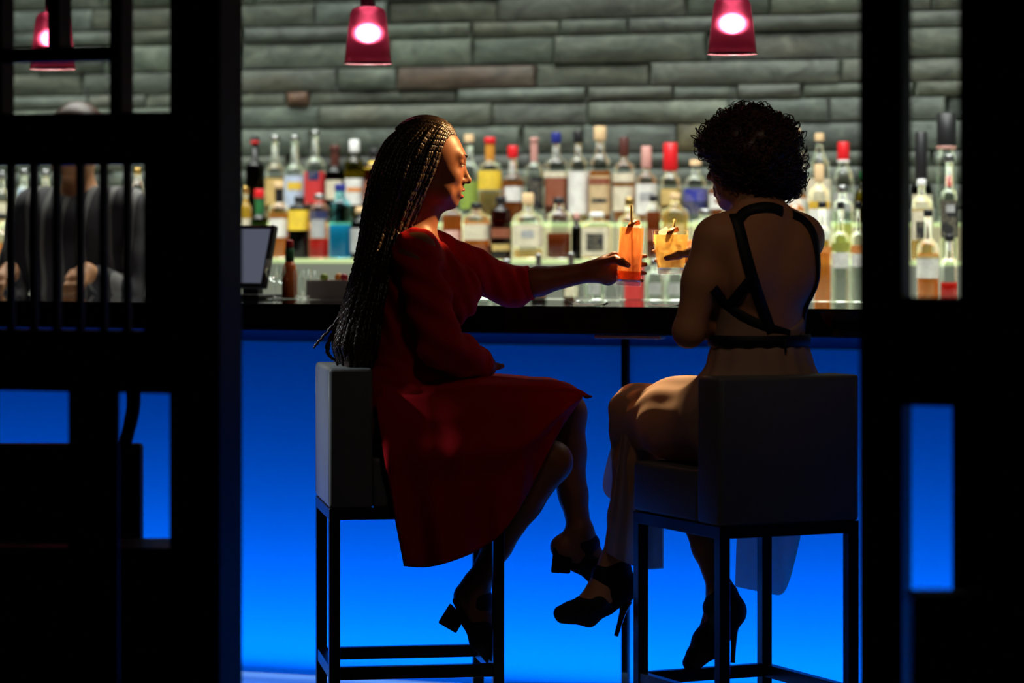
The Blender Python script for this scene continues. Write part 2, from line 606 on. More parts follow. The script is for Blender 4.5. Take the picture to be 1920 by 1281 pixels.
# ---- stone wall behind the bar
VW = 2.30
def stone_material():
    m, nt, out = node_mat('slate_stone')
    L = nt.links
    b = nt.nodes.new('ShaderNodeBsdfPrincipled')
    b.inputs['Roughness'].default_value = 0.62
    b.inputs['Specular IOR Level'].default_value = 0.4
    g = nt.nodes.new('ShaderNodeNewGeometry')
    oi = nt.nodes.new('ShaderNodeObjectInfo')
    mp = nt.nodes.new('ShaderNodeMapping')
    mp.inputs['Scale'].default_value = (1.0, 1.0, 1.9)
    L.new(g.outputs['Position'], mp.inputs[0])
    # every stone samples its own stretch of rock
    of = nt.nodes.new('ShaderNodeVectorMath'); of.operation = 'SCALE'
    cx = nt.nodes.new('ShaderNodeCombineXYZ')
    L.new(oi.outputs['Random'], cx.inputs[0]); L.new(oi.outputs['Random'], cx.inputs[2])
    L.new(cx.outputs[0], of.inputs[0]); of.inputs['Scale'].default_value = 17.0
    ad = nt.nodes.new('ShaderNodeVectorMath')
    L.new(mp.outputs[0], ad.inputs[0]); L.new(of.outputs[0], ad.inputs[1])
    n1 = nt.nodes.new('ShaderNodeTexNoise'); n1.inputs['Scale'].default_value = 7.5; n1.inputs['Detail'].default_value = 8; n1.inputs['Roughness'].default_value = 0.68
    n1.inputs['Distortion'].default_value = 1.3
    L.new(ad.outputs[0], n1.inputs['Vector'])
    cr = nt.nodes.new('ShaderNodeValToRGB')
    e = cr.color_ramp.elements
    e[0].position = 0.30; e[0].color = (0.085, 0.092, 0.080, 1)
    e[1].position = 0.74; e[1].color = (0.40, 0.44, 0.345, 1)
    x = e.new(0.42); x.color = (0.165, 0.188, 0.158, 1)
    x = e.new(0.56); x.color = (0.230, 0.260, 0.215, 1)
    L.new(n1.outputs[0], cr.inputs[0])
    n2 = nt.nodes.new('ShaderNodeTexNoise'); n2.inputs['Scale'].default_value = 2.3; n2.inputs['Detail'].default_value = 3
    L.new(ad.outputs[0], n2.inputs['Vector'])
    c2 = nt.nodes.new('ShaderNodeValToRGB')
    c2.color_ramp.elements[0].position = 0.60; c2.color_ramp.elements[0].color = (0, 0, 0, 1)
    c2.color_ramp.elements[1].position = 0.74; c2.color_ramp.elements[1].color = (0.45, 0.45, 0.45, 1)
    L.new(n2.outputs[0], c2.inputs[0])
    mx = nt.nodes.new('ShaderNodeMix'); mx.data_type = 'RGBA'
    mx.inputs[7].default_value = (0.30, 0.255, 0.165, 1)
    L.new(c2.outputs[0], mx.inputs[0]); L.new(cr.outputs[0], mx.inputs[6])
    # rusty stones take their tint from the object's own colour
    mt = nt.nodes.new('ShaderNodeMix'); mt.data_type = 'RGBA'; mt.blend_type = 'MULTIPLY'
    mt.inputs[0].default_value = 1.0
    L.new(mx.outputs[2], mt.inputs[6]); L.new(oi.outputs['Color'], mt.inputs[7])
    hs = nt.nodes.new('ShaderNodeHueSaturation')
    mr = nt.nodes.new('ShaderNodeMapRange'); mr.inputs[3].default_value = 0.36; mr.inputs[4].default_value = 0.55
    L.new(oi.outputs['Random'], mr.inputs[0]); L.new(mr.outputs[0], hs.inputs['Value'])
    L.new(mt.outputs[2], hs.inputs['Color'])
    L.new(hs.outputs[0], b.inputs['Base Color'])
    n3 = nt.nodes.new('ShaderNodeTexNoise'); n3.inputs['Scale'].default_value = 16; n3.inputs['Detail'].default_value = 8
    L.new(ad.outputs[0], n3.inputs['Vector'])
    bp = nt.nodes.new('ShaderNodeBump'); bp.inputs['Strength'].default_value = 0.4; bp.inputs['Distance'].default_value = 0.012
    L.new(n3.outputs[0], bp.inputs['Height']); L.new(bp.outputs[0], b.inputs['Normal'])
    L.new(b.outputs[0], out.inputs[0])
    return m
M_stone = stone_material()
M_joint = mat('dark_joint_mortar', (0.030, 0.034, 0.029), 0.95, var=0.2)
wall = bbox('wall_back', -5.2, 4.6, VW, VW + 0.12, 0, 2.9, M_joint); wall['kind'] = 'structure'

def stone_mesh(seed):
    r = random.Random(seed)
    nx, nz = 7, 4
    ph = [r.uniform(0, 6.28) for _ in range(4)]
    vs, fs = [], []
    for k in range(nz):
        for i in range(nx):
            x = (-0.5, -0.475, -0.22, 0.0, 0.24, 0.475, 0.5)[i]; z = (-0.5, -0.45, 0.45, 0.5)[k]
            edge = (i in (0, nx - 1)) or (k in (0, nz - 1))
            d = 0.35 * math.sin(5 * x + ph[0]) * math.cos(4 * z + ph[1]) + 0.3 * math.sin(9 * x + 5 * z + ph[2]) + r.uniform(-0.25, 0.25)
            y = -0.020 - 0.0025 * d + (0.0030 if edge else 0)
            if edge:
                if i in (0, nx - 1) and k not in (0, nz - 1): x += r.uniform(-0.008, 0.004) * (1 if x > 0 else -1)
                if k in (0, nz - 1): z += r.uniform(-0.022, 0.0) * (1 if z > 0 else -1)
            vs.append((x, y, z))
    idx = lambda i, k: k * nx + i
    for k in range(nz - 1):
        for i in range(nx - 1):
            fs.append((idx(i, k), idx(i + 1, k), idx(i + 1, k + 1), idx(i, k + 1)))
    ring = [idx(i, 0) for i in range(nx)] + [idx(nx - 1, k) for k in range(1, nz)] + [idx(i, nz - 1) for i in range(nx - 2, -1, -1)] + [idx(0, k) for k in range(nz - 2, 0, -1)]
    n0 = len(vs)
    for q in ring:
        v = vs[q]; vs.append((v[0], 0.012, v[2]))
    R = len(ring)
    for a in range(R):
        b_ = (a + 1) % R
        fs.append((ring[a], n0 + a, n0 + b_, ring[b_]))
    me = bpy.data.meshes.new('stone')
    me.from_pydata(vs, [], fs); me.update()
    me.materials.append(M_stone)
    me.polygons.foreach_set('use_smooth', np.ones(len(me.polygons), dtype=bool))
    return me
STONES = [stone_mesh(i) for i in range(14)]
def stone(u0, u1, z0, z1, col=None, k=None):
    o = bpy.data.objects.new('stone', STONES[k if k is not None else random.randrange(14)])
    COL.objects.link(o)
    o.location = B((u0 + u1) / 2, VW - 0.012 - random.uniform(0, 0.010), (z0 + z1) / 2)
    o.rotation_euler = (0, 0, -TH)
    o.scale = ((u1 - u0) - 0.0025, random.uniform(0.8, 1.3), (z1 - z0) - 0.0025)
    o.color = (*(col or (1, 1, 1)), 1)
    world_child(o, wall)
rows_px = [-260, -205, -150, -118, -70, -22, 24, 55, 110, 155, 183, 228, 283, 312, 345, 390, 430, 470]
zs = [bar_px(1600, y, VW - 0.03).z for y in rows_px]
forced = {8: [(745, 1005, (1.18, 0.80, 0.76)), ], 9: [(540, 579, (1.55, 0.72, 0.52))], 12: [(1440, 1512, (1.2, 0.86, 0.66))], 11: [(1270, 1330, (1.15, 0.95, 0.62))]}
UL, UR = bar_u(-160, VW), bar_u(2060, VW)
for r in range(len(zs) - 1):
    z1, z0 = zs[r], zs[r + 1]
    fr = forced.get(r, [])
    cuts = [(bar_u(a, VW - .03), bar_u(b_, VW - .03), c) for a, b_, c in fr]
    u = UL - random.uniform(0, 0.4)
    while u < UR:
        ln = random.choice((0.26, 0.36, 0.48, 0.60, 0.72)) * random.uniform(0.85, 1.15)
        nxt = u + ln
        hit = False
        for (a, b_, c) in cuts:
            if u < a - 1e-6 and nxt > a - 0.12:
                nxt = a
            elif abs(u - a) < 1e-6:
                nxt = b_; hit = c
        tint = hit or (random.uniform(0.92, 1.05), 1.0, random.uniform(0.9, 1.06))
        stone(u, nxt, z0, z1, tint)
        u = nxt

# ---- counter: black stone worktop over a backlit blue front
M_slab = mat('black_polished_stone', (0.008, 0.008, 0.009), 0.03, var=0.6, scale=90, bump=0.0, bscale=120, spec=0.5, bdist=0.0008)
top = bar_root('bar_worktop', 0, 0.3, 1.024, 'black polished stone bar worktop above the glowing blue front', 'bar counter')
bbox('slab', -5.0, 4.2, 0.0, 0.66, 1.024, 1.100, M_slab, top, bevel=0.004)
M_inner = mat('brushed_steel_gutter', (0.55, 0.56, 0.54), 0.32, metal=1.0, var=0.1)

front = bar_root('bar_counter_base', 0, 0.1, 0, 'glowing blue backlit front of the bar under the black worktop', 'bar front')
def sheet_mat(name, col, t=0.95):
    m, nt, out = node_mat(name)
    tr = nt.nodes.new('ShaderNodeBsdfTranslucent'); tr.inputs[0].default_value = (*col, 1)
    df = nt.nodes.new('ShaderNodeBsdfDiffuse'); df.inputs[0].default_value = (*[c * 0.06 for c in col], 1)
    mx = nt.nodes.new('ShaderNodeMixShader'); mx.inputs[0].default_value = t
    nt.links.new(df.outputs[0], mx.inputs[1]); nt.links.new(tr.outputs[0], mx.inputs[2])
    nt.links.new(mx.outputs[0], out.inputs[0])
    return m
M_sheet = sheet_mat('opal_acrylic', (0.02, 0.50, 0.97))
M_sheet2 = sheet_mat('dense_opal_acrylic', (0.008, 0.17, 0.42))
M_white = mat('white_board', (0.85, 0.86, 0.88), 0.8, var=0.03)
VS = 0.36
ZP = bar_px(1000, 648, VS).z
def bquad(name, u0, u1, v, z0, z1, m, parent):
    vs = [B(u0, v, z0), B(u1, v, z0), B(u1, v, z1), B(u0, v, z1)]
    return world_child(pyd(name, vs, [(0, 1, 2, 3)], m, None, False), parent)
useam = bar_u(1175, VS)
segs = [(-4.9, useam - 2.4), (useam - 2.4, useam - 0.008), (useam + 0.008, useam + 2.4), (useam + 2.42, 4.1)]
for a, b_ in segs:
    bquad('light_panel', a, b_, VS, 0.0, ZP, M_sheet, front)
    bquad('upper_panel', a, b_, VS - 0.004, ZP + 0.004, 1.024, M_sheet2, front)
    bquad('panel_trim', a, b_, VS - 0.003, ZP - 0.0015, ZP + 0.0045, MATS.get('clear_edge') or sheet_mat('clear_edge', (0.10, 0.95, 1.0), 1.0), front)
for s in (useam, useam - 2.4, useam + 2.41):
    bbox('seam_post', s - 0.009, s + 0.009, VS - 0.022, VS + 0.004, 0.0, 1.024, M_black, front)
bbox('rear_board', -5.0, 4.2, 0.635, 0.655, 0.0, 1.024, M_white, front)
bar_area('blue_led_strip', -0.3, 0.49, 0.012, 0.495, 1.0, 8.4, 0.18, 30, (0.0, 0.265, 1.0))
# small metal plate under the worktop edge
M_plate = mat('cream_plate', (0.62, 0.55, 0.45), 0.5, var=0.08)
pl = empty('outlet_plate', bar_px(1177, 633, 0.03), -TH)
tag(pl, 'narrow cream plate fixed under the worktop above the panel seam', 'plate')
u0, u1 = bar_u(1115, 0.03), bar_u(1240, 0.03)
zp = bar_px(1177, 633, 0.03).z
bbox('plate', u0, u1, 0.025, 0.075, zp - 0.004, zp + 0.006, M_plate, pl, bevel=0.002)
for q in (0.1, 0.9):
    uu = u0 + (u1 - u0) * q
    world_child(lathe('screw', [(0.004, -0.002), (0.004, 0.002), (0.002, 0.003)], M_inner, None, 10, loc=B(uu, 0.05, zp - 0.004)), pl)

# ---- back bar: lit stepped shelves
M_cab = mat('dark_cabinet', (0.03, 0.03, 0.03), 0.5)
M_riser = emitter('lit_acrylic_riser', (1.0, 0.94, 0.52), 0.44)
M_riser2 = emitter('dim_acrylic_riser', (0.92, 1.0, 0.74), 0.21)
M_edge = emitter('lit_acrylic_edge', (0.80, 1.0, 0.45), 0.85)
M_shelf = mat('frosted_acrylic_shelf', (0.45, 0.48, 0.38), 0.35, var=0.04)
ZT = [1.07, 1.204, 1.33]             # three tiers
VT = [1.78, 1.915, 2.05, 2.27]       # tier fronts
bb = bar_root('back_bar', 0, 2.0, 0, 'stepped back bar with glowing shelf edges against the stone wall', 'shelf')
bbox('cabinet', -5.0, 4.2, 1.55, 2.27, 0.0, ZT[0] - 0.012, M_cab, bb)
for i in range(3):
    v0 = VT[i] if i else 1.55
    bbox('shelf', -5.0, 4.2, v0, 2.27, ZT[i] - 0.010, ZT[i], M_shelf, bb)
    if i:
        bbox('light_edge', -5.0, 4.2, v0 - 0.004, v0, ZT[i] - 0.014, ZT[i] + 0.001, M_edge, bb)
        bbox('riser', -5.0, 4.2, v0 + 0.004, v0 + 0.008, ZT[i - 1], ZT[i] - 0.014, M_riser if i == 2 else M_riser2, bb)

# ================================================================== PENDANT LAMPS
def shade_mat():
    m, nt, out = node_mat('ruby_glass')
    L = nt.links
    def mix(a, b_, f):
        x = nt.nodes.new('ShaderNodeMixShader'); x.inputs[0].default_value = f
        L.new(a, x.inputs[1]); L.new(b_, x.inputs[2]); return x.outputs[0]
    tr = nt.nodes.new('ShaderNodeBsdfTransparent'); tr.inputs[0].default_value = (0.18, 0.022, 0.055, 1)
    rf = nt.nodes.new('ShaderNodeBsdfRefraction'); rf.inputs[0].default_value = (0.42, 0.05, 0.11, 1); rf.inputs['Roughness'].default_value = 0.52; rf.inputs['IOR'].default_value = 1.40
    tl = nt.nodes.new('ShaderNodeBsdfTranslucent'); tl.inputs[0].default_value = (0.62, 0.045, 0.12, 1)
    gl = nt.nodes.new('ShaderNodeBsdfGlossy'); gl.inputs['Roughness'].default_value = 0.06
    fr = nt.nodes.new('ShaderNodeFresnel'); fr.inputs[0].default_value = 1.5
    body = mix(mix(tr.outputs[0], rf.outputs[0], 0.55), tl.outputs[0], 0.02)
    mx = nt.nodes.new('ShaderNodeMixShader')
    L.new(fr.outputs[0], mx.inputs[0]); L.new(body, mx.inputs[1]); L.new(gl.outputs[0], mx.inputs[2])
    L.new(mx.outputs[0], out.inputs[0])
    return m
M_ruby = shade_mat()
M_opal = mat('opal_glass_lip', (0.30, 0.12, 0.14), 0.3, var=0.03)
M_bulb = emitter('frosted_bulb', (1.0, 0.80, 0.72), 90.0)
M_cord = mat('black_cord', (0.008, 0.008, 0.008), 0.5)
def pendant(px, rim_y, w_px, label):
    v = 0.26
    p = bar_px(px, rim_y, v)
    s = p.y / F
    R = w_px / 2 * s
    H = 106 * s
    r_ = empty('pendant_lamp', p)
    tag(r_, label, 'lamp', 'ruby glass pendants over the bar')
    prof = [(R, 0), (R * 0.97, 0.004), (R * 0.90, H * 0.30), (R * 0.80, H * 0.66), (R * 0.73, H * 0.88), (R * 0.64, H * 0.96), (R * 0.46, H), (R * 0.30, H)]
    lathe('shade', prof, M_ruby, r_, 40, caps=(False, False))
    lathe('rim', [(R * 0.985, -0.0015), (R * 1.005, -0.001), (R * 1.005, 0.002), (R * 0.975, 0.002), (R * 0.985, -0.0015)], M_opal, r_, 40, caps=(False, False))
    lathe('socket', [(R * 0.31, H - 0.004), (R * 0.31, H + 0.055), (R * 0.2, H + 0.07)], M_cord, r_, 20)
    b_ = lathe('bulb', [(0.0005, -0.026), (0.010, -0.024), (0.0185, -0.0183), (0.0245, -0.0087), (0.0255, 0.005), (0.0205, 0.0158), (0.0115, 0.0233), (0.0005, 0.026)], M_bulb, r_, 20)
    b_.location = (0, 0, H * 0.52)
    tube('cord', [(0, 0, H + 0.06), (0, 0, 2.9 - p.z)], 0.004, M_cord, r_, 8)
    lathe('ceiling_rose', [(0.05, 2.885 - p.z), (0.05, 2.90 - p.z)], M_cord, r_, 24)
    return r_
pendant(99, 129, 88, 'ruby glass pendant lamp seen through the slatted divider')
pendant(690, 119, 92, 'ruby glass pendant lamp above the woman with long braids')
pendant(1373, 101, 95, 'ruby glass pendant lamp above the curly haired woman')

# ================================================================== FOREGROUND DIVIDERS
VDV = -2.41
def member(name, x0, x1, y0, y1, t, parent, m=None, dv=0.0, bevel=0.0):
    v = VDV + dv
    u0, u1 = bar_u(x0, v), bar_u(x1, v)
    pm = B((u0 + u1) / 2, v, 0)
    z = lambda y: min(2.898, max(0.0, ZC - (y - HY) / F * pm.y))
    return bbox(name, u0, u1, v, v + t, z(y1), z(y0), m or M_blackwood, parent, bevel)
e = empty('room_divider', bar_px(300, 425, VDV) * 1.0, -TH); e.location.z = 0
tag(e, 'black slatted wooden room divider at the left edge of the view', 'divider')
TOPY, BOTY = -1300, 1800
member('post', 318, 413, TOPY, BOTY, 0.10, e)
member('mullion', -32, 3, TOPY, 218, 0.05, e)
member('mullion', 88, 112, TOPY, 94, 0.05, e)
member('mullion', 205, 228, TOPY, 218, 0.05, e)
member('rail', -400, 205, 93, 120, 0.03, e, dv=0.002)
member('rail', -400, 318, 215, 311, 0.05, e, dv=0.002)
member('rail', -400, 318, 617, 731, 0.05, e, dv=0.002)
for x in [12 - 43.4 * k for k in range(9, 0, -1)] + [12, 55, 98, 142, 186, 230]:
    member('slat', x, x + 11.5, 305, 622, 0.014, e, dv=0.010)
member('side_board', 269, 320, 305, 622, 0.05, e, dv=0.004)
member('short_post', 128, 221, 726, BOTY, 0.008, e, dv=0.006)
member('rail', -400, 318, -640, -560, 0.05, e, dv=0.002)
e2 = empty('room_divider', bar_px(1700, 425, VDV), -TH); e2.location.z = 0
tag(e2, 'black wooden room divider with tall slit at the right edge of the view', 'divider')
member('post', 1611, 1692, TOPY, BOTY, 0.075, e2)
member('panel', 1798, 2300, TOPY, 562, 0.05, e2, dv=0.002)
member('rail', 1690, 2300, 560, 767, 0.05, e2, dv=0.004)
member('panel', 1785, 2300, 762, BOTY, 0.03, e2, dv=0.004)

# table in front of the left divider, booth in front of the right one, dark chair by the bar
M_table = mat('dark_walnut_top', (0.022, 0.012, 0.007), 0.4, var=0.4, scale=7, spec=0.3)
M_leather_dk = mat('dark_brown_leather', (0.012, 0.009, 0.007), 0.5, var=0.3, scale=50, bump=0.2, bscale=180, spec=0.3)
tb = empty('sideboard', (-1.02, 6.3, 0))
tag(tb, 'low dark walnut sideboard standing behind the slatted divider', 'sideboard')
pe = P(384, 1028, 6.16)
hx = 0.40
tb.location = (pe.x - hx, 6.26, 0)
box('top', (0, 0, pe.z - 0.012), (hx, 0.10, 0.012), M_table, tb, bevel=0.003)
box('body', (0, 0.004, (pe.z - 0.024 + 0.05) / 2), (hx - 0.004, 0.088, (pe.z - 0.024 - 0.05) / 2), M_blackwood, tb)
for k in range(3):
    d_ = box('door', (-0.28 + 0.28 * k, -0.092, (pe.z - 0.024 + 0.05) / 2), (0.136, 0.008, (pe.z - 0.09) / 2), M_blackwood, tb, bevel=0.002)
    box('knob', (-0.28 + 0.28 * k + 0.11, -0.106, 0.4), (0.008, 0.006, 0.008), M_black, d_, bevel=0.002)
for sx in (-1, 1):
    box('foot', (sx * (hx - 0.05), 0, 0.025), (0.03, 0.08, 0.025), M_black, tb)
bo = empty('booth_seat', (0.905, 4.95, 0))
tag(bo, 'dark leather booth seat in the lower right corner', 'booth')
box('backrest', (0, 0, 0.555), (0.25, 0.05, 0.157), M_leather_dk, bo, bevel=0.012, seg=2)
box('seat', (0, -0.22, 0.40), (0.25, 0.24, 0.06), M_leather_dk, bo, bevel=0.015, seg=2)
box('plinth', (0, -0.2, 0.17), (0.24, 0.22, 0.17), M_black, bo)
ch = empty('dining_chair', (-1.04, 6.75, 0))
tag(ch, 'black upholstered chair standing behind the slatted divider', 'chair')
pr = P(267, 832, 6.65)
wch = 0.22
cxw = pr.x - wch
ch.location = (cxw, 6.75, 0)
box('backrest', (0, -0.1, (pr.z + 0.44) / 2), (wch, 0.03, (pr.z - 0.44) / 2), M_leather_dk, ch, bevel=0.01, seg=2)
box('seat', (0, 0.14, 0.43), (wch, 0.22, 0.05), M_leather_dk, ch, bevel=0.012, seg=2)
for sx in (-1, 1):
    for sy in (-0.08, 0.32):
        box('leg', (sx * (wch - 0.02), sy, 0.19), (0.018, 0.018, 0.19), M_black, ch)
hp = [P(250, 726, 6.62), P(250, 762, 6.62), P(244, 795, 6.62), P(234, 836, 6.62)]
world_child(tube('carved_horn', catmull(hp, 12), [0.016] * 4 + [0.0155] * 4 + [0.0145] * 4, M_black, None, 10), ch)

# ================================================================== BOTTLES
def label_mat(key, col, ink=(0.05, 0.045, 0.04), lines=55.0, amt=0.42):
    n = 'label_' + key
    if n in MATS: return MATS[n]
    m, nt, out = node_mat(n)
    L = nt.links
    b = nt.nodes.new('ShaderNodeBsdfPrincipled'); b.inputs['Roughness'].default_value = 0.6
    tc = nt.nodes.new('ShaderNodeTexCoord')
    wv = nt.nodes.new('ShaderNodeTexWave'); wv.bands_direction = 'Z'; wv.inputs['Scale'].default_value = lines
    wv.inputs['Distortion'].default_value = 0.0
    L.new(tc.outputs['Object'], wv.inputs[0])
    nz = nt.nodes.new('ShaderNodeTexNoise'); nz.inputs['Scale'].default_value = 160
    L.new(tc.outputs['Object'], nz.inputs['Vector'])
    g = nt.nodes.new('ShaderNodeTexNoise'); g.inputs['Scale'].default_value = 26; g.inputs['Detail'].default_value = 0
    L.new(tc.outputs['Object'], g.inputs['Vector'])
    def th(sock, lo):
        a = nt.nodes.new('ShaderNodeMath'); a.operation = 'GREATER_THAN'; a.inputs[1].default_value = lo
        L.new(sock, a.inputs[0]); return a.outputs[0]
    def mul(a, b_):
        q = nt.nodes.new('ShaderNodeMath'); q.operation = 'MULTIPLY'
        L.new(a, q.inputs[0])
        if isinstance(b_, float): q.inputs[1].default_value = b_
        else: L.new(b_, q.inputs[1])
        return q.outputs[0]
    f = mul(mul(mul(th(wv.outputs[1], 0.62), th(nz.outputs[0], 0.46)), th(g.outputs[0], 0.47)), amt)
    mx = nt.nodes.new('ShaderNodeMix'); mx.data_type = 'RGBA'
    mx.inputs[6].default_value = (*col, 1); mx.inputs[7].default_value = (*ink, 1)
    L.new(f, mx.inputs[0]); L.new(mx.outputs[2], b.inputs['Base Color'])
    L.new(b.outputs[0], out.inputs[0])
    return m
LAB = {
 'cream': (0.72, 0.64, 0.47), 'white': (0.80, 0.78, 0.72), 'kraft': (0.62, 0.45, 0.24), 'yellow': (0.85, 0.58, 0.04), 'red': (0.62, 0.03, 0.03),
 'blue': (0.02, 0.03, 0.30), 'navy': (0.015, 0.02, 0.09), 'black': (0.012, 0.012, 0.014), 'paleblue': (0.50, 0.60, 0.75), 'green': (0.25, 0.36, 0.05),
 'orange': (0.80, 0.28, 0.06), 'gold': (0.60, 0.42, 0.14), 'pink': (0.70, 0.42, 0.36), 'olive': (0.34, 0.36, 0.05), 'gray': (0.40, 0.40, 0.40), 'brown': (0.24, 0.06, 0.025)}
def lab(k):
    ink = (0.55, 0.48, 0.3) if k in ('black', 'navy', 'blue', 'brown') else (0.08, 0.06, 0.05)
    return label_mat(k, LAB[k], ink, amt=0.10 if k in ('brown', 'red') else 0.42)
GL = {'clear': thin_glass('clear_bottle_glass', (0.86, 0.885, 0.86), glint=0.7), 'green': thin_glass('dark_green_glass', (0.10, 0.16, 0.035)), 'olive': thin_glass('olive_glass', (0.36, 0.34, 0.07)),
      'brown': thin_glass('brown_glass', (0.20, 0.075, 0.025)), 'blue': thin_glass('aqua_glass', (0.42, 0.78, 0.86)), 'dark': thin_glass('near_black_glass', (0.025, 0.022, 0.02)),
      'pinkish': thin_glass('rosy_glass', (0.85, 0.62, 0.58))}
def liquid(name, col, body=0.35):
    return thin_glass(name, col, 0.2, 1.15, body, tuple(min(1, c * 1.0) for c in col), 0.1)
LQ = {'amber': liquid('amber_spirit', (0.82, 0.40, 0.09), 0.42), 'whisky': liquid('whisky', (0.62, 0.22, 0.04), 0.42), 'rum': liquid('dark_rum', (0.34, 0.08, 0.02), 0.42), 'pale': liquid('pale_spirit', (0.84, 0.68, 0.34), 0.18),
      'red': liquid('red_liqueur', (0.75, 0.05, 0.03), 0.5), 'blue': liquid('blue_gin', (0.08, 0.48, 0.70), 0.45), 'water': liquid('clear_spirit', (0.88, 0.91, 0.87), 0.02), 'yellow': liquid('yellow_liqueur', (0.90, 0.64, 0.10), 0.5)}
CAPM = {k: mat('cap_' + k, c, r, m_, var=0.06) for k, c, r, m_ in (
 ('black', (0.012, 0.012, 0.013), 0.35, 0), ('red', (0.58, 0.012, 0.016), 0.3, 0), ('white', (0.75, 0.74, 0.72), 0.35, 0), ('cork', (0.62, 0.42, 0.22), 0.8, 0), ('blue', (0.012, 0.02, 0.17), 0.35, 0),
 ('steel', (0.42, 0.43, 0.42), 0.3, 1), ('gold', (0.65, 0.42, 0.12), 0.3, 1), ('brown', (0.07, 0.018, 0.012), 0.4, 0), ('pink', (0.52, 0.26, 0.22), 0.4, 0), ('green', (0.02, 0.13, 0.04), 0.4, 0), ('amber', (0.55, 0.23, 0.03), 0.35, 0))}
TV = [1.705, 1.981, 2.12]
REG = []

def bottle(x, yt, yc, yn, ys, wpx, nw, tier, glass, liq, cap, labels, desc, sq=2.0, v=None, base=None, name='liquor_bottle', neckfoil=None, prints=(), group=None, collar=None):
    v = TV[tier] if v is None else v
    zb = (ZT[tier] if base is None else base) + 0.001
    p = bar_px(x, 425, v)
    s = p.y / F
    Z = lambda y: bar_px(x, y, v).z - zb
    R = wpx / 2 * s
    rn = nw / 2 * s
    zt, zc, zn, zs_ = Z(yt), Z(yc), Z(yn), Z(ys)
    rt = empty(name, (p.x, p.y, zb), -TH)
    tag(rt, desc, 'bottle', group or ('bottles on the top tier', 'bottles on the middle tier', 'bottles on the lowest tier')[2 - tier])
    q = R * (0.93 if sq > 2 else 1.0)
    prof = [(q * 0.90, 0.0), (q, 0.006), (q, zs_ * 0.5), (q, zs_)]
    for t in (0.2, 0.4, 0.6, 0.8):
        f = 0.5 - 0.5 * math.cos(math.pi * t)
        rr = math.sqrt(max(0, 1 - t * t)) * (q - rn) + rn if t < 0.75 else rn + (q - rn) * (1 - t) * 1.5
        prof.append((max(rn, min(q, rr)), zs_ + (zn - zs_) * t))
    prof += [(rn, zn), (rn * 0.94, max(zn + 0.001, zc))]
    lathe('glass', prof, GL[glass], rt, 24, sq)
    if liq:
        lk, yl = liq
        zl = Z(yl)
        lp = [(q * 0.86, 0.006), (q * 0.93, 0.010)]
        for r_, z_ in prof[2:]:
            if z_ < zl - 0.002: lp.append((r_ * 0.93, z_))
        rl = np.interp(zl, [z_ for _, z_ in prof], [r_ for r_, _ in prof]) * 0.93
        lp.append((float(rl), zl))
        lathe('liquid', lp, LQ[lk], rt, 20, sq)
    cr = rn * 1.22
    c_ = lathe('cap', [(cr, zc - 0.004), (cr * 1.03, zc + 0.001), (cr, zt - 0.003), (cr * 0.86, zt)], CAPM[cap], rt, 16)
    if neckfoil:
        lathe('neck_foil', [(rn * 1.06, zn - 0.004), (rn * 1.10, zc - 0.002), (rn * 1.06, zc)], CAPM[neckfoil], rt, 16, caps=(False, False))
    if collar:
        lathe('collar', [(cr * 1.06, zc - 0.004), (cr * 1.08, zc + 0.004), (cr * 1.02, zc + 0.007)], CAPM[collar], rt, 16)
    rot = math.radians(-72 + RNG.uniform(-9, 9))   # the label looks towards the guests
    def patch(nm, z0, z1, a, m, parent, lift):
        vs, fs = [], []
        N = 12
        for i in range(N + 1):
            an = rot - math.pi * 0.5 * 0 + (-a + 2 * a * i / N)
            kk = 1.0 / ((abs(math.cos(an)) ** sq + abs(math.sin(an)) ** sq) ** (1.0 / sq))
            for zz in (z0, z1):
                r_ = float(np.interp(zz, [z_ for _, z_ in prof], [r2 for r2, _ in prof])) + lift
                vs.append((r_ * kk * math.cos(an), r_ * kk * math.sin(an), zz))
        for i in range(N):
            fs.append((2 * i, 2 * i + 2, 2 * i + 3, 2 * i + 1))
        return pyd(nm, vs, fs, m, parent)
    first = None
    for (y0, y1, k, fr) in labels:
        o = patch('label', max(0.003, Z(y1)), Z(y0), fr * math.pi / 2, lab(k), rt, 0.0012)
        first = first or o
    for (y0, y1, k, fr) in prints:
        patch('emblem', max(0.003, Z(y1)), Z(y0), fr * math.pi / 2, lab(k), first, 0.0020)
    REG.append((rt, tier, R))
    return rt

# --- top tier, left of the braids
bottle(478, 255, 268, 300, 318, 36, 13, 2, 'dark', None, 'black', [], 'black wine bottle with a red neck ring at the top tier left end', collar='red')
bottle(517, 254, 262, 305, 326, 38, 15, 2, 'clear', ('pale', 332), 'steel', [(336, 385, 'gold', 0.8)], 'clear bottle with steel cap and gold label, second on the left top tier')
bottle(555, 254, 262, 306, 328, 40, 15, 2, 'clear', ('water', 330), 'steel', [(330, 392, 'paleblue', 0.85)], 'clear bottle with pale blue label and yellow patch', prints=[(342, 356, 'yellow', 0.45)])
bottle(593, 245, 252, 292, 318, 40, 14, 2, 'clear', ('water', 312), 'steel', [(322, 382, 'red', 0.8)], 'tall clear bottle with a bright red label on the top tier', prints=[(322, 338, 'navy', 0.35)])
bottle(627, 272, 282, 312, 332, 38, 15, 2, 'dark', None, 'brown', [(338, 374, 'cream', 0.6)], 'brown black bottle with small cream label and dark neck', neckfoil='brown')
bottle(662, 262, 284, 292, 318, 38, 16, 2, 'olive', ('pale', 320), 'white', [(335, 384, 'white', 0.8)], 'olive green bottle with white cap and white label', prints=[(352, 360, 'orange', 0.5)])
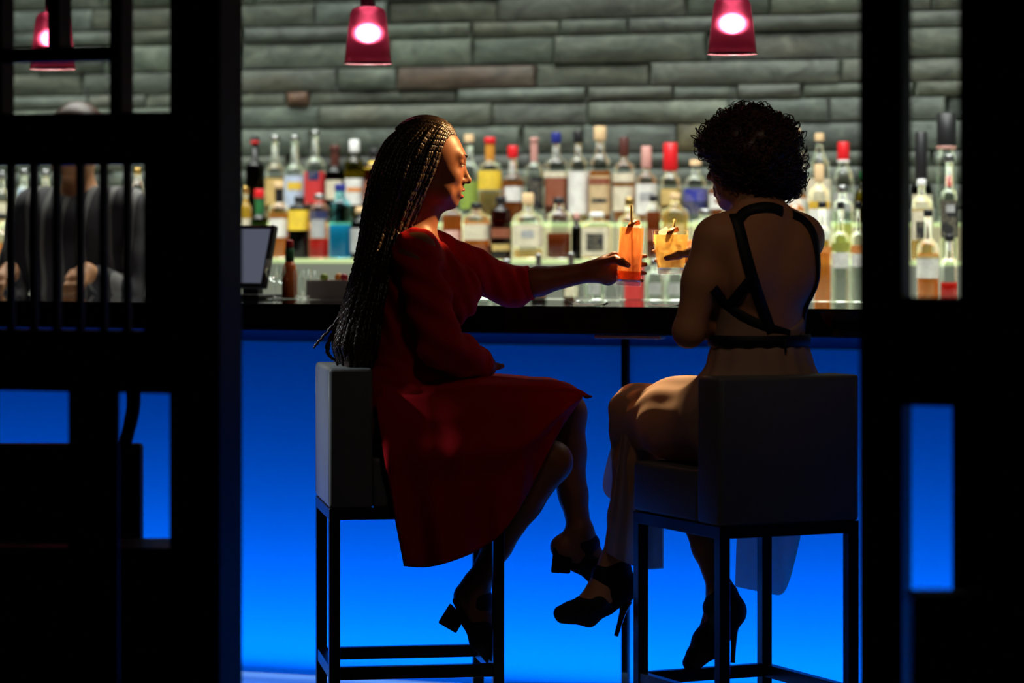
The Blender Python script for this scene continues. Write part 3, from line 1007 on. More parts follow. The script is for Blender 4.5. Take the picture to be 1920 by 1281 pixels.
bottle(699, 279, 290, 303, 322, 40, 17, 2, 'brown', ('whisky', 330), 'black', [(303, 316, 'yellow', 0.7), (340, 385, 'brown', 0.7)], 'brown bottle with yellow shoulder label, half behind the long braids')
# middle tier, left
bottle(461, 350, 362, 378, 400, 26, 12, 1, 'clear', ('yellow', 372), 'gold', [(410, 450, 'cream', 0.7)], 'yellow liqueur bottle beside the left divider post')
bottle(484, 355, 370, 402, 418, 32, 15, 1, 'green', None, 'red', [(430, 470, 'cream', 0.7)], 'dark green bottle with red foil top behind the till screen', neckfoil='green')
bottle(524, 341, 352, 378, 402, 40, 15, 1, 'clear', ('amber', 400), 'cork', [(410, 445, 'white', 0.6)], 'amber bottle with cork cap, black neck and small white label', neckfoil='black')
bottle(562, 368, 376, 382, 394, 40, 16, 1, 'dark', None, 'black', [(394, 432, 'yellow', 0.9)], 'black bottle with a broad yellow label on the middle tier', sq=3.2)
bottle(597, 364, 372, 380, 396, 38, 16, 1, 'pinkish', ('red', 448), 'steel', [(396, 412, 'navy', 0.7), (412, 446, 'gray', 0.45)], 'rosy bottle with red liquid at its bottom, beside the blue gin')
bottle(638, 345, 357, 370, 396, 42, 17, 1, 'blue', ('blue', 421), 'blue', [], 'square aqua bottle half full of bright blue gin', sq=3.4)
bottle(677, 388, 398, 408, 424, 40, 17, 1, 'dark', None, 'cork', [(428, 474, 'gray', 0.8)], 'dark bottle with grey label just left of the braids')
# --- top tier, between the women
bottle(884, 252, 270, 300, 330, 36, 15, 2, 'clear', ('water', 335), 'cork', [(340, 392, 'green', 0.75)], 'clear bottle with green label and cork right of the smiling face', collar='black')
bottle(920, 257, 268, 300, 318, 44, 17, 2, 'clear', ('pale', 360), 'red', [(320, 356, 'yellow', 0.85)], 'bottle with bright yellow label and amber neck', neckfoil='amber')
bottle(962, 273, 295, 326, 342, 44, 16, 2, 'clear', ('whisky', 340), 'red', [(350, 378, 'white', 0.55)], 'whisky bottle with a short red cap and small white label', sq=3.0)
bottle(1002, 258, 264, 302, 326, 38, 13, 2, 'clear', ('water', 328), 'pink', [(332, 392, 'black', 0.55)], 'slim clear bottle with rosy neck and tall black label', neckfoil='pink')
bottle(1040, 248, 267, 293, 316, 46, 15, 2, 'clear', ('rum', 333), 'blue', [(322, 333, 'cream', 0.95), (334, 386, 'brown', 0.6)], 'square bottle with dark blue cap and red brown body', sq=3.4)
bottle(1080, 245, 266, 292, 314, 38, 15, 2, 'clear', ('pale', 322), 'black', [(322, 402, 'white', 0.9)], 'black capped bottle with a tall plain white label')
bottle(1125, 237, 262, 286, 314, 42, 19, 2, 'clear', ('whisky', 321), 'cork', [(330, 403, 'kraft', 0.88)], 'tall corked bottle with kraft paper label and dark motif', prints=[(372, 380, 'black', 0.45), (334, 346, 'brown', 0.7)])
bottle(1170, 257, 292, 300, 320, 42, 14, 2, 'clear', ('amber', 334), 'brown', [(325, 342, 'cream', 0.9), (350, 396, 'cream', 0.9)], 'brown capped bottle with two stacked cream labels')
bottle(1212, 274, 314, 322, 342, 42, 16, 2, 'clear', ('amber', 345), 'pink', [(345, 402, 'white', 0.75)], 'whiskey bottle with rosy long cap and white lettered label', prints=[(361, 377, 'gray', 0.4)])
bottle(1257, 268, 319, 324, 348, 42, 22, 2, 'clear', ('pale', 353), 'red', [(355, 384, 'gold', 0.5)], 'bottle with long bright red wax cap', )
bottle(1304, 300, 314, 326, 350, 44, 18, 2, 'clear', ('water', 352), 'cork', [(354, 378, 'blue', 0.95), (379, 402, 'navy', 0.95)], 'corked bottle with royal blue label left of the curly hair', collar='black')
bottle(1346, 318, 330, 344, 360, 36, 15, 2, 'clear', ('whisky', 356), 'black', [(364, 392, 'white', 0.7)], 'small red brown bottle with white label by her cheek', prints=[(374, 381, 'brown', 0.2)])
# middle tier, between the women
bottle(848, 378, 388, 394, 406, 40, 17, 1, 'clear', ('whisky', 404), 'black', [(432, 468, 'pink', 0.5)], 'reddish whisky bottle under the chin of the smiling woman')
bottle(894, 380, 390, 398, 414, 54, 18, 1, 'clear', ('amber', 415), 'black', [(420, 450, 'cream', 0.8), (460, 478, 'brown', 0.8)], 'wide amber bottle with cream arched label on the middle tier')
bottle(938, 368, 378, 386, 404, 40, 16, 1, 'brown', ('rum', 415), 'black', [(428, 446, 'brown', 0.7), (458, 470, 'gold', 0.6)], 'dark brown bottle on the middle tier beside the wide amber one')
bottle(990, 362, 382, 394, 420, 58, 18, 1, 'clear', ('pale', 468), 'cork', [(420, 462, 'cream', 0.8)], 'round shouldered clear bottle with cream label and cork ball', prints=[(432, 446, 'gray', 0.25)])
bottle(1048, 370, 381, 392, 416, 48, 18, 1, 'clear', ('rum', 437), 'black', [], 'arched decanter half full of dark rum', sq=3.0)
bottle(1081, 400, 410, 420, 436, 20, 9, 1, 'dark', None, 'pink', [], 'thin dark bottle with rosy cap beside the arched decanter')
bottle(1119, 398, 406, 412, 422, 56, 22, 1, 'clear', ('pale', 424), 'white', [(426, 480, 'cream', 0.85)], 'flat shouldered bottle with a black shield badge on cream label', sq=3.6, prints=[(438, 470, 'black', 0.36)])
bottle(1180, 371, 384, 400, 420, 40, 14, 1, 'clear', ('pale', 430), 'gold', [], 'clear decanter with gold stopper behind the tall drink')
bottle(1225, 366, 376, 384, 396, 28, 12, 1, 'clear', ('rum', 397), 'black', [(430, 452, 'brown', 0.7)], 'slim dark red bottle behind the gap between the glasses')
bottle(1266, 362, 372, 384, 408, 52, 16, 1, 'clear', ('pale', 402), 'cork', [(420, 460, 'gold', 0.5)], 'wide pale bottle behind the short drink')
bottle(1322, 392, 402, 408, 424, 46, 20, 1, 'clear', ('water', 428), 'steel', [(436, 470, 'white', 0.7)], 'low clear bottle behind the bare left shoulder')
bottle(1365, 372, 384, 396, 412, 36, 15, 1, 'clear', ('whisky', 410), 'black', [(425, 460, 'cream', 0.7)], 'amber bottle between shoulder and curly hair')
# --- right of the curly hair
bottle(1496, 240, 256, 290, 345, 48, 19, 2, 'clear', ('amber', 366), 'cork', [(372, 402, 'white', 0.7)], 'beige stoppered tall bottle beside the curly hair')
bottle(1537, 250, 268, 280, 345, 46, 14, 2, 'clear', ('water', 350), 'cork', [(335, 380, 'cream', 0.9)], 'conical clear bottle with black topped cork and cream label', collar='black')
bottle(1580, 266, 304, 308, 352, 42, 18, 2, 'clear', ('water', 356), 'red', [(362, 398, 'gray', 0.6)], 'stepped clear bottle with red and black cap', collar='white')
bottle(1614, 322, 334, 352, 372, 36, 14, 2, 'olive', ('pale', 372), 'green', [(356, 385, 'cream', 0.7)], 'green capped olive bottle cut by the right divider post')
bottle(1491, 360, 370, 382, 402, 40, 18, 1, 'clear', ('amber', 384), 'black', [(396, 440, 'cream', 0.85)], 'amber bottle with black cap behind the right shoulder strap')
bottle(1536, 308, 340, 346, 372, 42, 15, 1, 'clear', ('yellow', 378), 'cork', [(392, 450, 'white', 0.8)], 'long corked bottle with golden liquid, in front of the conical one')
bottle(1580, 348, 360, 372, 392, 40, 16, 1, 'clear', ('water', 395), 'steel', [(420, 470, 'olive', 0.5)], 'clear square bottle with olive label under the stepped bottle', sq=3.2)
bottle(1546, 378, 388, 420, 444, 34, 13, 0, 'clear', ('amber', 470), 'black', [(462, 474, 'orange', 0.8)], 'slim front tier bottle with orange band near the right shoulder')
bottle(1572, 378, 390, 432, 452, 34, 12, 0, 'clear', ('water', 500), 'black', [(455, 472, 'olive', 0.8), (474, 502, 'white', 0.8)], 'slim clear front bottle with green and white labels')
bottle(1611, 378, 390, 432, 452, 34, 12, 0, 'clear', ('water', 490), 'black', [(460, 475, 'orange', 0.8), (476, 500, 'white', 0.7)], 'slim clear front bottle with orange label beside the post')
# --- seen in the slit of the right divider
bottle(1727, 247, 336, 338, 362, 42, 19, 2, 'dark', None, 'black', [(365, 400, 'cream', 0.8)], 'black long necked bottle in the slit of the right divider', neckfoil='black')
bottle(1775, 212, 278, 282, 310, 40, 30, 2, 'clear', ('water', 330), 'black', [(330, 350, 'red', 0.2)], 'tall clear bottle with a black cone cap in the right slit', collar='pink')
bottle(1728, 336, 346, 366, 390, 44, 14, 1, 'clear', ('pale', 392), 'white', [(396, 450, 'cream', 0.8)], 'pale bottle with dark framed cream label in the right slit', prints=[(415, 448, 'black', 0.35)])
bottle(1780, 290, 303, 352, 374, 34, 15, 1, 'clear', ('water', 380), 'steel', [(376, 446, 'black', 0.85)], 'clear bottle with tall black label in the right slit', prints=[(384, 398, 'gray', 0.3)])
bottle(1740, 393, 404, 446, 474, 42, 14, 0, 'clear', ('amber', 476), 'black', [(479, 522, 'white', 0.9)], 'amber bottle with white label low in the right slit', prints=[(479, 484, 'gold', 0.9)])
bottle(1780, 440, 450, 480, 505, 34, 15, 0, 'clear', ('red', 530), 'black', [(452, 470, 'white', 0.3)], 'small bottle with dark pink bottom low in the right slit')
# --- seen through the left divider slats
bottle(5, 322, 335, 352, 372, 34, 14, 2, 'clear', ('pale', 376), 'steel', [(380, 402, 'cream', 0.8)], 'pale bottle behind the leftmost gap of the slats')
bottle(46, 316, 328, 346, 366, 36, 15, 2, 'clear', ('water', 370), 'steel', [(352, 384, 'paleblue', 0.8)], 'clear bottle with pale blue label behind the second slat gap')
bottle(41, 372, 382, 402, 424, 38, 15, 1, 'clear', ('pale', 428), 'white', [(440, 474, 'olive', 0.7)], 'clear bottle with olive label low behind the second slat gap')
bottle(86, 318, 330, 348, 370, 38, 16, 2, 'clear', ('pale', 372), 'steel', [(380, 400, 'white', 0.7)], 'pale bottle behind the third slat gap')
bottle(4, 400, 410, 430, 450, 36, 15, 1, 'clear', ('amber', 455), 'black', [(460, 480, 'orange', 0.8)], 'amber bottle low behind the leftmost slat gap')
bottle(258, 314, 326, 336, 356, 36, 15, 2, 'clear', ('whisky', 362), 'gold', [(366, 396, 'cream', 0.7)], 'gold capped whisky bottle behind the last slat gap')
# --- front tier items between the women
bottle(1010, 476, 500, 512, 530, 30, 9, 0, 'dark', None, 'steel', [(534, 556, 'brown', 0.6)], 'dark mixing bottle with steel pourer low behind the outstretched arm')
bottle(1071, 474, 500, 512, 530, 30, 9, 0, 'brown', ('rum', 530), 'steel', [(534, 556, 'cream', 0.6)], 'brown mixing bottle with steel pourer behind the outstretched wrist')
bottle(1189, 466, 478, 482, 492, 36, 22, 0, 'dark', ('red', 494), 'red', [(494, 562, 'red', 0.98)], 'bright red bottle low behind the tall drink', sq=2.0)
for k, (x, dsc) in enumerate(((905, 'left of three clear mixer bottles behind the red sleeve'), (950, 'middle one of three clear mixer bottles behind the red sleeve'), (1115, 'clear mixer bottle behind the hand with the tall drink'), (1232, 'clear squat mixer bottle under the short drink'), (1262, 'clear mixer bottle near the bare left arm'))):
    bottle(x, 486, 496, 506, 520, 38, 14, 0, 'clear', ('water', 524), 'steel', [(530, 552, 'gray', 0.4)], dsc, name='mixer_bottle')

# bottles on one tier must not run into each other
for t in range(3):
    L_ = [[(r.location - BO).dot(UD), R * 1.04, r] for r, tt, R in REG if tt == t]
    for _ in range(60):
        L_.sort(key=lambda q: q[0])
        for a, b_ in zip(L_, L_[1:]):
            ov = a[1] + b_[1] - (b_[0] - a[0])
            if ov > 0:
                a[0] -= ov / 2; b_[0] += ov / 2
    for u, R, r in L_:
        d = u - (r.location - BO).dot(UD)
        r.location += UD * d

# ================================================================== BAR STOOLS
M_stool = mat('grey_leather', (0.13, 0.135, 0.13), 0.42, var=0.12, scale=60, bump=0.12, bscale=260, spec=0.4, bdist=0.001)
M_stoolmetal = mat('black_powder_coat', (0.010, 0.010, 0.011), 0.32, var=0.2, spec=0.5)
SW, SD = 0.382, 0.445     # width and depth of a stool
def stool(corner, fwd, label, right):
    """corner: the near back corner on the floor; fwd: where the sitter looks; right: direction from that corner across the back"""
    f = Vector(fwd).normalized(); r = Vector(right).normalized()
    c = Vector(corner) + f * SD / 2 + r * SW / 2
    rz = math.atan2(f.y, f.x)
    e = empty('bar_stool', (c.x, c.y, 0), rz)
    tag(e, label, 'stool', 'grey leather bar stools at the blue bar')
    t = 0.014
    for sx in (-1, 1):
        for sy in (-1, 1):
            box('leg', (sx * (SD / 2 - t), sy * (SW / 2 - t), 0.29), (t, t, 0.29), M_stoolmetal, e, bevel=0.001)
    for sy in (-1, 1):
        box('seat_rail', (0, sy * (SW / 2 - t), 0.5935), (SD / 2, t, 0.0145), M_stoolmetal, e, bevel=0.001)
        box('foot_rail', (0, sy * (SW / 2 - t), 0.192), (SD / 2 - 2 * t, t * 0.8, 0.016), M_stoolmetal, e, bevel=0.001)
    for sx in (-1, 1):
        box('seat_rail', (sx * (SD / 2 - t), 0, 0.5930), (t, SW / 2 - 2 * t, 0.014), M_stoolmetal, e, bevel=0.001)
        box('foot_rail', (sx * (SD / 2 - t), 0, 0.192), (t * 0.8, SW / 2 - 2 * t, 0.016), M_stoolmetal, e, bevel=0.001)
    box('seat_cushion', (0.055, 0, 0.671), (SD / 2 - 0.055, SW / 2, 0.063), M_stool, e, bevel=0.012, seg=3, smooth=True)
    b_ = box('backrest', (-SD / 2 + 0.055, 0, 0.784), (0.055, SW / 2 + 0.001, 0.176), M_stool, e, bevel=0.010, seg=3, smooth=True)
    for sy in (-1, 1):
        tube('seam', [(-SD / 2 + 0.0005, sy * (SW / 2 - 0.010), 0.62), (-SD / 2 + 0.0005, sy * (SW / 2 - 0.010), 0.95)], 0.0012, M_stool, b_, 6)
    return e
F1 = Vector((0.988, 0.155, 0)).normalized()
R1 = Vector((0.155, -0.988, 0)).normalized()   # her right, towards the camera
stool((-0.459, 7.5, 0), F1, 'grey leather bar stool under the woman in the red dress', -R1)
A2 = math.radians(25)
F2s = Vector((-math.sin(A2), math.cos(A2), 0))
R2s = Vector((math.cos(A2), math.sin(A2), 0))
stool((0.490, 7.04, 0), F2s, 'grey leather bar stool under the woman in the beige dress', R2s)

# ================================================================== WOMAN IN RED
O1 = Vector((-0.26, 7.714, 0))
def W1(a, b, z):
    p = O1 + F1 * a + R1 * b
    return Vector((p.x, p.y, z))
def L1(px, py, b):
    k = (px - CX) / F
    # O.x + a*fx + b*rx = k*(O.y + a*fy + b*ry)
    a = (k * (O1.y + b * R1.y) - O1.x - b * R1.x) / (F1.x - k * F1.y)
    p = W1(a, b, 0)
    return Vector((p.x, p.y, ZC - (py - HY) / F * p.y))

M_skin1 = mat('deep_brown_skin', (0.21, 0.078, 0.034), 0.46, var=0.10, scale=40, bump=0.05, bscale=300, spec=0.25)
M_skin2 = mat('light_skin', (0.50, 0.235, 0.115), 0.5, var=0.08, scale=40, bump=0.05, bscale=300, spec=0.2)
M_red = cloth('red_crepe', (0.44, 0.005, 0.010), 0.02, 0.7)
M_hair1 = mat('black_braid_hair', (0.030, 0.017, 0.010), 0.36, var=0.3, scale=200, spec=0.5)
M_shoe = mat('black_suede', (0.006, 0.006, 0.007), 0.7, var=0.2, spec=0.3)
M_heel = mat('black_glossy_heel', (0.006, 0.006, 0.007), 0.2, var=0.1)
M_eye = mat('eye_white', (0.7, 0.66, 0.62), 0.15, var=0.02)
M_iris = mat('dark_iris', (0.015, 0.008, 0.005), 0.1, var=0.1)
M_brow = mat('dark_brow', (0.012, 0.007, 0.005), 0.6, var=0.1)
M_teeth = mat('teeth', (0.75, 0.70, 0.62), 0.25, var=0.03)
M_lip1 = mat('rose_brown_lips', (0.28, 0.055, 0.045), 0.3, var=0.05)
M_lip2 = mat('pink_lips', (0.45, 0.13, 0.11), 0.35, var=0.05)
M_nail = mat('nail', (0.42, 0.10, 0.09), 0.2, var=0.03)

def head(V, c, f, u, s, k=1.0, smile=0.0, ears=True):
    """head around c; f face direction, u up, s to its right"""
    f, u, s = Vector(f), Vector(u), Vector(s)
    ax = (f, s, u)
    q = lambda a, b, z: c + (f * a + s * b + u * z) * k
    E_ = lambda p, r, kk, op='add': V.ell(q(*p), [x * k for x in r], ax, kk * k, op)
    E_((-0.012, 0, 0.030), (0.098, 0.076, 0.092), 0.02)
    E_((0.026, 0, -0.020), (0.066, 0.063, 0.092), 0.03)
    E_((0.046, 0, -0.086), (0.036, 0.034, 0.030), 0.03)          # jaw
    E_((0.068, 0, -0.100), (0.017, 0.018, 0.015), 0.018)         # chin
    for b in (-1, 1):
        E_((0.020, b * 0.050, -0.070), (0.040, 0.013, 0.022), 0.03)  # jaw angle
        E_((0.060, b * 0.036, -0.034 + smile * 0.006), (0.024, 0.021, 0.020), 0.02)   # cheek
    E_((0.078, 0, 0.032), (0.015, 0.047, 0.013), 0.02)           # brow
    for b in (-1, 1):
        E_((0.098, b * 0.031, 0.010), (0.019, 0.019, 0.012), 0.010, 'sub')
        E_((0.0745, b * 0.031, 0.009), (0.0145, 0.0150, 0.0125), 0.004)   # lidded eye
        E_((0.0785, b * 0.031, 0.0155), (0.0115, 0.0165, 0.0055), 0.004)   # upper lid
    V.rcone(q(0.083, 0, 0.014), q(0.107, 0, -0.030), 0.0075 * k, 0.0095 * k, 0.012 * k)   # nose bridge
    E_((0.107, 0, -0.034), (0.0115, 0.0105, 0.0095), 0.008)
    for b in (-1, 1):
        E_((0.094, b * 0.0115, -0.038), (0.011, 0.0075, 0.0080), 0.006)
        E_((0.101, b * 0.0055, -0.0445), (0.004, 0.003, 0.004), 0.002, 'sub')
    E_((0.084, 0, -0.066), (0.014, 0.026, 0.020), 0.015)         # muzzle
    # lips run back to the corners of the mouth
    cz = 0.007 * smile
    for b in (-1, 1):
        V.chain([q(0.073, b * 0.027, -0.0665 + cz), q(0.0875, b * 0.014, -0.0625), q(0.0965, 0, -0.0605)], [0.0035 * k, 0.0050 * k, 0.0056 * k], 0.004 * k)
        V.chain([q(0.073, b * 0.027, -0.0675 + cz), q(0.0865, b * 0.014, -0.0745 - 0.002 * smile), q(0.0940, 0, -0.0775 - 0.002 * smile)], [0.0035 * k, 0.0052 * k, 0.0062 * k], 0.004 * k)
    E_((0.0930, 0, -0.0690), (0.0130, 0.021, 0.0022 + 0.0022 * smile), 0.002, 'sub')
    for b in ((-1, 1) if ears else ()):
        E_((-0.006, b * 0.074, -0.006), (0.019, 0.0075, 0.031), 0.008)  # ears
        E_((-0.002, b * 0.080, -0.002), (0.010, 0.005, 0.018), 0.004, 'sub')
    return q, ax

def face_bits(q, ax, k, person, lip, smile=0.0):
    rotm = Matrix((ax[0], ax[1], ax[2])).transposed()
    def blob(name, p, r, m, parent=person, n=12):
        bm = bmesh.new()
        bmesh.ops.create_uvsphere(bm, u_segments=n, v_segments=n // 2 + 2, radius=1)
        for v in bm.verts:
            v.co = rotm @ Vector((v.co.x * r[0], v.co.y * r[1], v.co.z * r[2])) * k
            v.co += q(*p)
        o = from_bm(name, bm, m, None, True)
        return world_child(o, parent)
    for b in (-1, 1):
        ey = blob('eye', (0.0765, b * 0.031, 0.0065), (0.0135, 0.0128, 0.0085), M_eye)
        blob('iris', (0.0850, b * 0.0312, 0.0065), (0.0058, 0.0055, 0.0055), M_iris, ey)
        pts = [q(0.0970 - 0.021 * t * t, b * (0.016 + 0.031 * t), 0.0300 + 0.006 * math.sin(math.pi * t * 0.9)) for t in np.linspace(0, 1, 8)]
        world_child(tube('eyebrow', pts, [0.0012, 0.0025, 0.0028, 0.0028, 0.0026, 0.0022, 0.0016, 0.0008], M_brow, None, 6), person)
        vs, fs = [], []
        for t in np.linspace(0, 1, 9):
            base = q(0.0885 - 0.008 * t, b * (0.020 + 0.024 * t), 0.0095)
            tip = q(0.0985 - 0.006 * t, b * (0.020 + 0.030 * t), 0.0085 + 0.002 * t)
            n = len(vs)
            sd = ax[1] * 0.0006
            vs += [base - sd, base + sd, tip, base + ax[2] * 0.0012]
            fs += [(n, n + 1, n + 2), (n, n + 2, n + 3), (n + 1, n + 3, n + 2)]
        world_child(pyd('eyelashes', vs, fs, M_brow, None, False), person)
    cz = 0.007 * smile
    for nm, pts, rr in (('upper_lip', [(0.0740, 0.0275, -0.0665 + cz), (0.0885, 0.0145, -0.0628), (0.0978, 0.004, -0.0608), (0.0972, 0, -0.0612)], 0.0046),
                        ('lower_lip', [(0.0740, 0.0275, -0.0675 + cz), (0.0875, 0.0145, -0.0747 - 0.002 * smile), (0.0952, 0.004, -0.0777 - 0.002 * smile), (0.0952, 0, -0.0778 - 0.002 * smile)], 0.0056)):
        c_ = [q(a, b, z) for a, b, z in pts[:3]] + [q(a, -b, z) for a, b, z in pts[2::-1]]
        cc = catmull(c_, 17)
        world_child(tube(nm, cc, [rr * k * (0.35 + 0.65 * math.sin(math.pi * (i + 0.5) / 17)) for i in range(17)], lip, None, 8), person)
    if smile:
        blob('teeth', (0.0815, 0, -0.0685), (0.0125, 0.0195, 0.0046), M_teeth)

def finger(V, pts, r, k=0.006):
    n = len(pts)
    rr = [r * (1 - 0.28 * i / (n - 1)) for i in range(n)]
    V.chain(pts, rr, k)

def grip(V, C, up, R0, wrist, spec, thumb, palm, rf=0.0082):
    """fingers closed round a glass. C: axis point at height 0; angles in degrees in the horizontal plane"""
    C = Vector(C)
    X = Vector((1, 0, 0)); Y = Vector((0, 1, 0))
    X = (X - up * X.dot(up)).normalized(); Y = up.cross(X)
    def at(ang, rad, z):
        a = math.radians(ang)
        return C + (X * math.cos(a) + Y * math.sin(a)) * rad + up * z
    for (z0, z1, a0, a1, sc) in spec:
        n = 5
        pts = [at(a0 + (a1 - a0) * t, R0(z0 + (z1 - z0) * t) + rf * 1.02 + (0.010 if t == 0 else 0.0), z0 + (z1 - z0) * t) for t in np.linspace(0, 1, n)]
        finger(V, pts, rf * sc)
        V.rcone(pts[0], palm(z0), rf * sc * 1.1, rf * 1.35, 0.012)
    (tb, angs, zt, r_) = thumb
    pts = [tb] + [at(a, R0(z) + rf * 1.05, z) for a, z in zip(angs, zt)]
    V.chain(pts, [0.013] + [r_] * (len(pts) - 2) + [r_ * 0.82], 0.010)
    return at

# tall drink and its place
G1 = P(1178, 537, 7.86)
UP1 = Vector((0.062, 0.0, 1)).normalized()
# ---- body
V = Vol((-0.60, 7.36, 0.10), (0.46, 8.06, 1.62), 0.0034)
HC1 = L1(808, 309, 0.0)
hf = (F1 * 0.985 + Vector((0, 0, -0.10)) + R1 * 0.06).normalized()
hs = (R1 - hf * R1.dot(hf)).normalized()
hu = hs.cross(hf) * -1
if hu.z < 0: hu = -hu
ax1 = (F1, R1, Vector((0, 0, 1)))
V.ell(W1(-0.005, 0, 0.845), (0.125, 0.168, 0.105), ax1, 0.03)
V.ell(W1(0.005, 0, 1.01), (0.098, 0.128, 0.14), ax1, 0.06)
V.ell(W1(0.018, 0, 1.160), (0.104, 0.135, 0.132), ax1, 0.06)
for b in (-1, 1):
    V.ell(W1(0.108, b * 0.066, 1.150), (0.056, 0.062, 0.062), ax1, 0.03)
    V.ell(W1(-0.055, b * 0.085, 0.81), (0.09, 0.085, 0.075), ax1, 0.03)
V.rcone(W1(0.0, -0.125, 1.258), W1(0.0, 0.125, 1.258), 0.050, 0.050, 0.05)
V.rcone(W1(-0.002, 0, 1.29), HC1 + Vector((-0.005, 0, -0.07)), 0.054, 0.050, 0.04)
q1, hax1 = head(V, HC1, hf, hu, hs, 0.92, smile=1.0, ears=False)
# legs
hN, kN, aN = W1(0.0, 0.088, 0.835), L1(1034, 866, 0.105), L1(893, 1098, 0.055)
hF, kF, aF = W1(0.0, -0.088, 0.845), L1(1062, 775, -0.075), L1(1088, 1000, -0.03)
for h_, k_, a_ in ((hN, kN, aN), (hF, kF, aF)):
    mid = h_.lerp(k_, 0.5)
    V.chain([h_, mid, k_], [0.088, 0.072, 0.052], 0.03)
    calf = k_.lerp(a_, 0.33)
    back = (h_ - k_).normalized() * 0.014
    V.chain([k_, calf + back, k_.lerp(a_, 0.68) + back * 0.5, a_], [0.050, 0.052, 0.036, 0.030], 0.02)
# feet: heel, ball, toe
def foot(heel, ball, toe, ankle):
    V.chain([ankle, heel], [0.030, 0.029], 0.02)
    V.chain([ankle, ball], [0.031, 0.028], 0.02)
    V.chain([heel, ball], [0.027, 0.029], 0.02)
    V.chain([ball, toe], [0.029, 0.016], 0.015)
hlN, blN, toN = L1(874, 1118, 0.055), L1(913, 1195, 0.055), L1(931, 1236, 0.055)
hlF, blF, toF = L1(1055, 1026, -0.03), L1(1122, 1062, -0.03), L1(1165, 1084, -0.03)
foot(hlN, blN, toN, aN); foot(hlF, blF, toF, aF)
# arms
sN, eN, wN = L1(781, 484, 0.152), L1(826, 645, 0.205), L1(905, 690, 0.045)
V.chain([sN, sN.lerp(eN, 0.45), eN], [0.050, 0.044, 0.037], 0.03)
V.chain([eN, eN.lerp(wN, 0.35), wN], [0.037, 0.037, 0.025], 0.02)
hd = W1(0.20, -0.015, 0.955)
pN = wN.lerp(hd, 0.55)
V.rcone(wN, pN, 0.025, 0.030, 0.02)
for i in range(4):
    st = pN + F1 * (0.012 * (i - 1.5)) + R1 * -0.02
    finger(V, [st, st + R1 * -0.035 + Vector((0, 0, -0.004)), st + R1 * -0.058 + Vector((0, 0, -0.014))], 0.0085)
finger(V, [pN, pN + F1 * 0.035 + R1 * -0.01, pN + F1 * 0.05 + R1 * -0.035], 0.010)
sF, eF, wF = L1(812, 474, -0.145), L1(955, 538, -0.175), P(1112, 509, 7.895)
V.chain([sF, sF.lerp(eF, 0.45), eF], [0.050, 0.044, 0.036], 0.03)
V.chain([eF, eF.lerp(wF, 0.35), wF], [0.037, 0.036, 0.0245], 0.02)
# hand round the tall glass: palm on the far left, fingers behind, thumb across the front
palmC = P(1138, 507, 7.895)
V.ell(palmC, (0.034, 0.016, 0.040), (Vector((0.9, 0.35, 0.1)).normalized(), Vector((-0.35, 0.9, 0)).normalized(), Vector((0, 0, 1))), 0.02)
V.rcone(wF, palmC, 0.025, 0.026, 0.02)
pf = lambda z: P(1140, 507, 7.90) + Vector((0, 0, (z - 0.045) * 0.9))
at1 = grip(V, G1, UP1, lambda z: 0.0345, wF, [(0.078, 0.082, 140, 15, 1.0), (0.058, 0.060, 140, 5, 1.05), (0.038, 0.037, 140, 10, 1.0), (0.019, 0.016, 145, 30, 0.88)],
           (P(1128, 492, 7.875), [205, 235, 262], [0.070, 0.064, 0.056], 0.0098), pf)
woman1 = empty('person', (O1.x, O1.y, 0))
tag(woman1, 'woman in a red dress with long braids, smiling and raising a tall drink', 'person')
body1 = world_child(V.obj('body', M_skin1, None, 2), woman1)
face_bits(q1, hax1, 0.92, woman1, M_lip1, 1.0)
# thumb nail
nl = at1(262, 0.0345 + 0.0165, 0.057)
bm = bmesh.new(); bmesh.ops.create_uvsphere(bm, u_segments=10, v_segments=6, radius=1)
for v in bm.verts: v.co = Vector((v.co.x * 0.0065, v.co.y * 0.0022, v.co.z * 0.0048)) + nl
world_child(from_bm('thumb_nail', bm, M_nail, None, True), woman1)

# ---- red dress: bodice with long loose sleeves
D = Vol((-0.60, 7.36, 0.74), (0.16, 8.06, 1.40), 0.0040)
D.ell(W1(-0.012, 0, 0.86), (0.152, 0.190, 0.135), ax1, 0.03)
D.ell(W1(0.004, 0, 1.01), (0.106, 0.132, 0.14), ax1, 0.05)
D.ell(W1(0.019, 0, 1.158), (0.114, 0.145, 0.135), ax1, 0.05)
for b in (-1, 1):
    D.ell(W1(0.110, b * 0.064, 1.146), (0.062, 0.068, 0.070), ax1, 0.05)
D.rcone(W1(0.0, -0.115, 1.254), W1(0.0, 0.115, 1.254), 0.060, 0.060, 0.05)
D.chain([sN, sN.lerp(eN, 0.5), eN, eN.lerp(wN, 0.45), eN.lerp(wN, 0.80)], [0.053, 0.054, 0.052, 0.049, 0.045], 0.03)
cuffF = eF.lerp(wF, 0.20)
D.chain([sF, sF.lerp(eF, 0.5), eF, cuffF], [0.063, 0.057, 0.050, 0.047], 0.03)
# neck opening and wrap V
D.rcone(W1(-0.008, 0, 1.312), W1(0.0, 0, 1.46), 0.060, 0.075, 0.006, 'sub')
D.rcone(W1(0.03, 0, 1.325), W1(0.155, 0.0, 1.205), 0.052, 0.008, 0.006, 'sub')
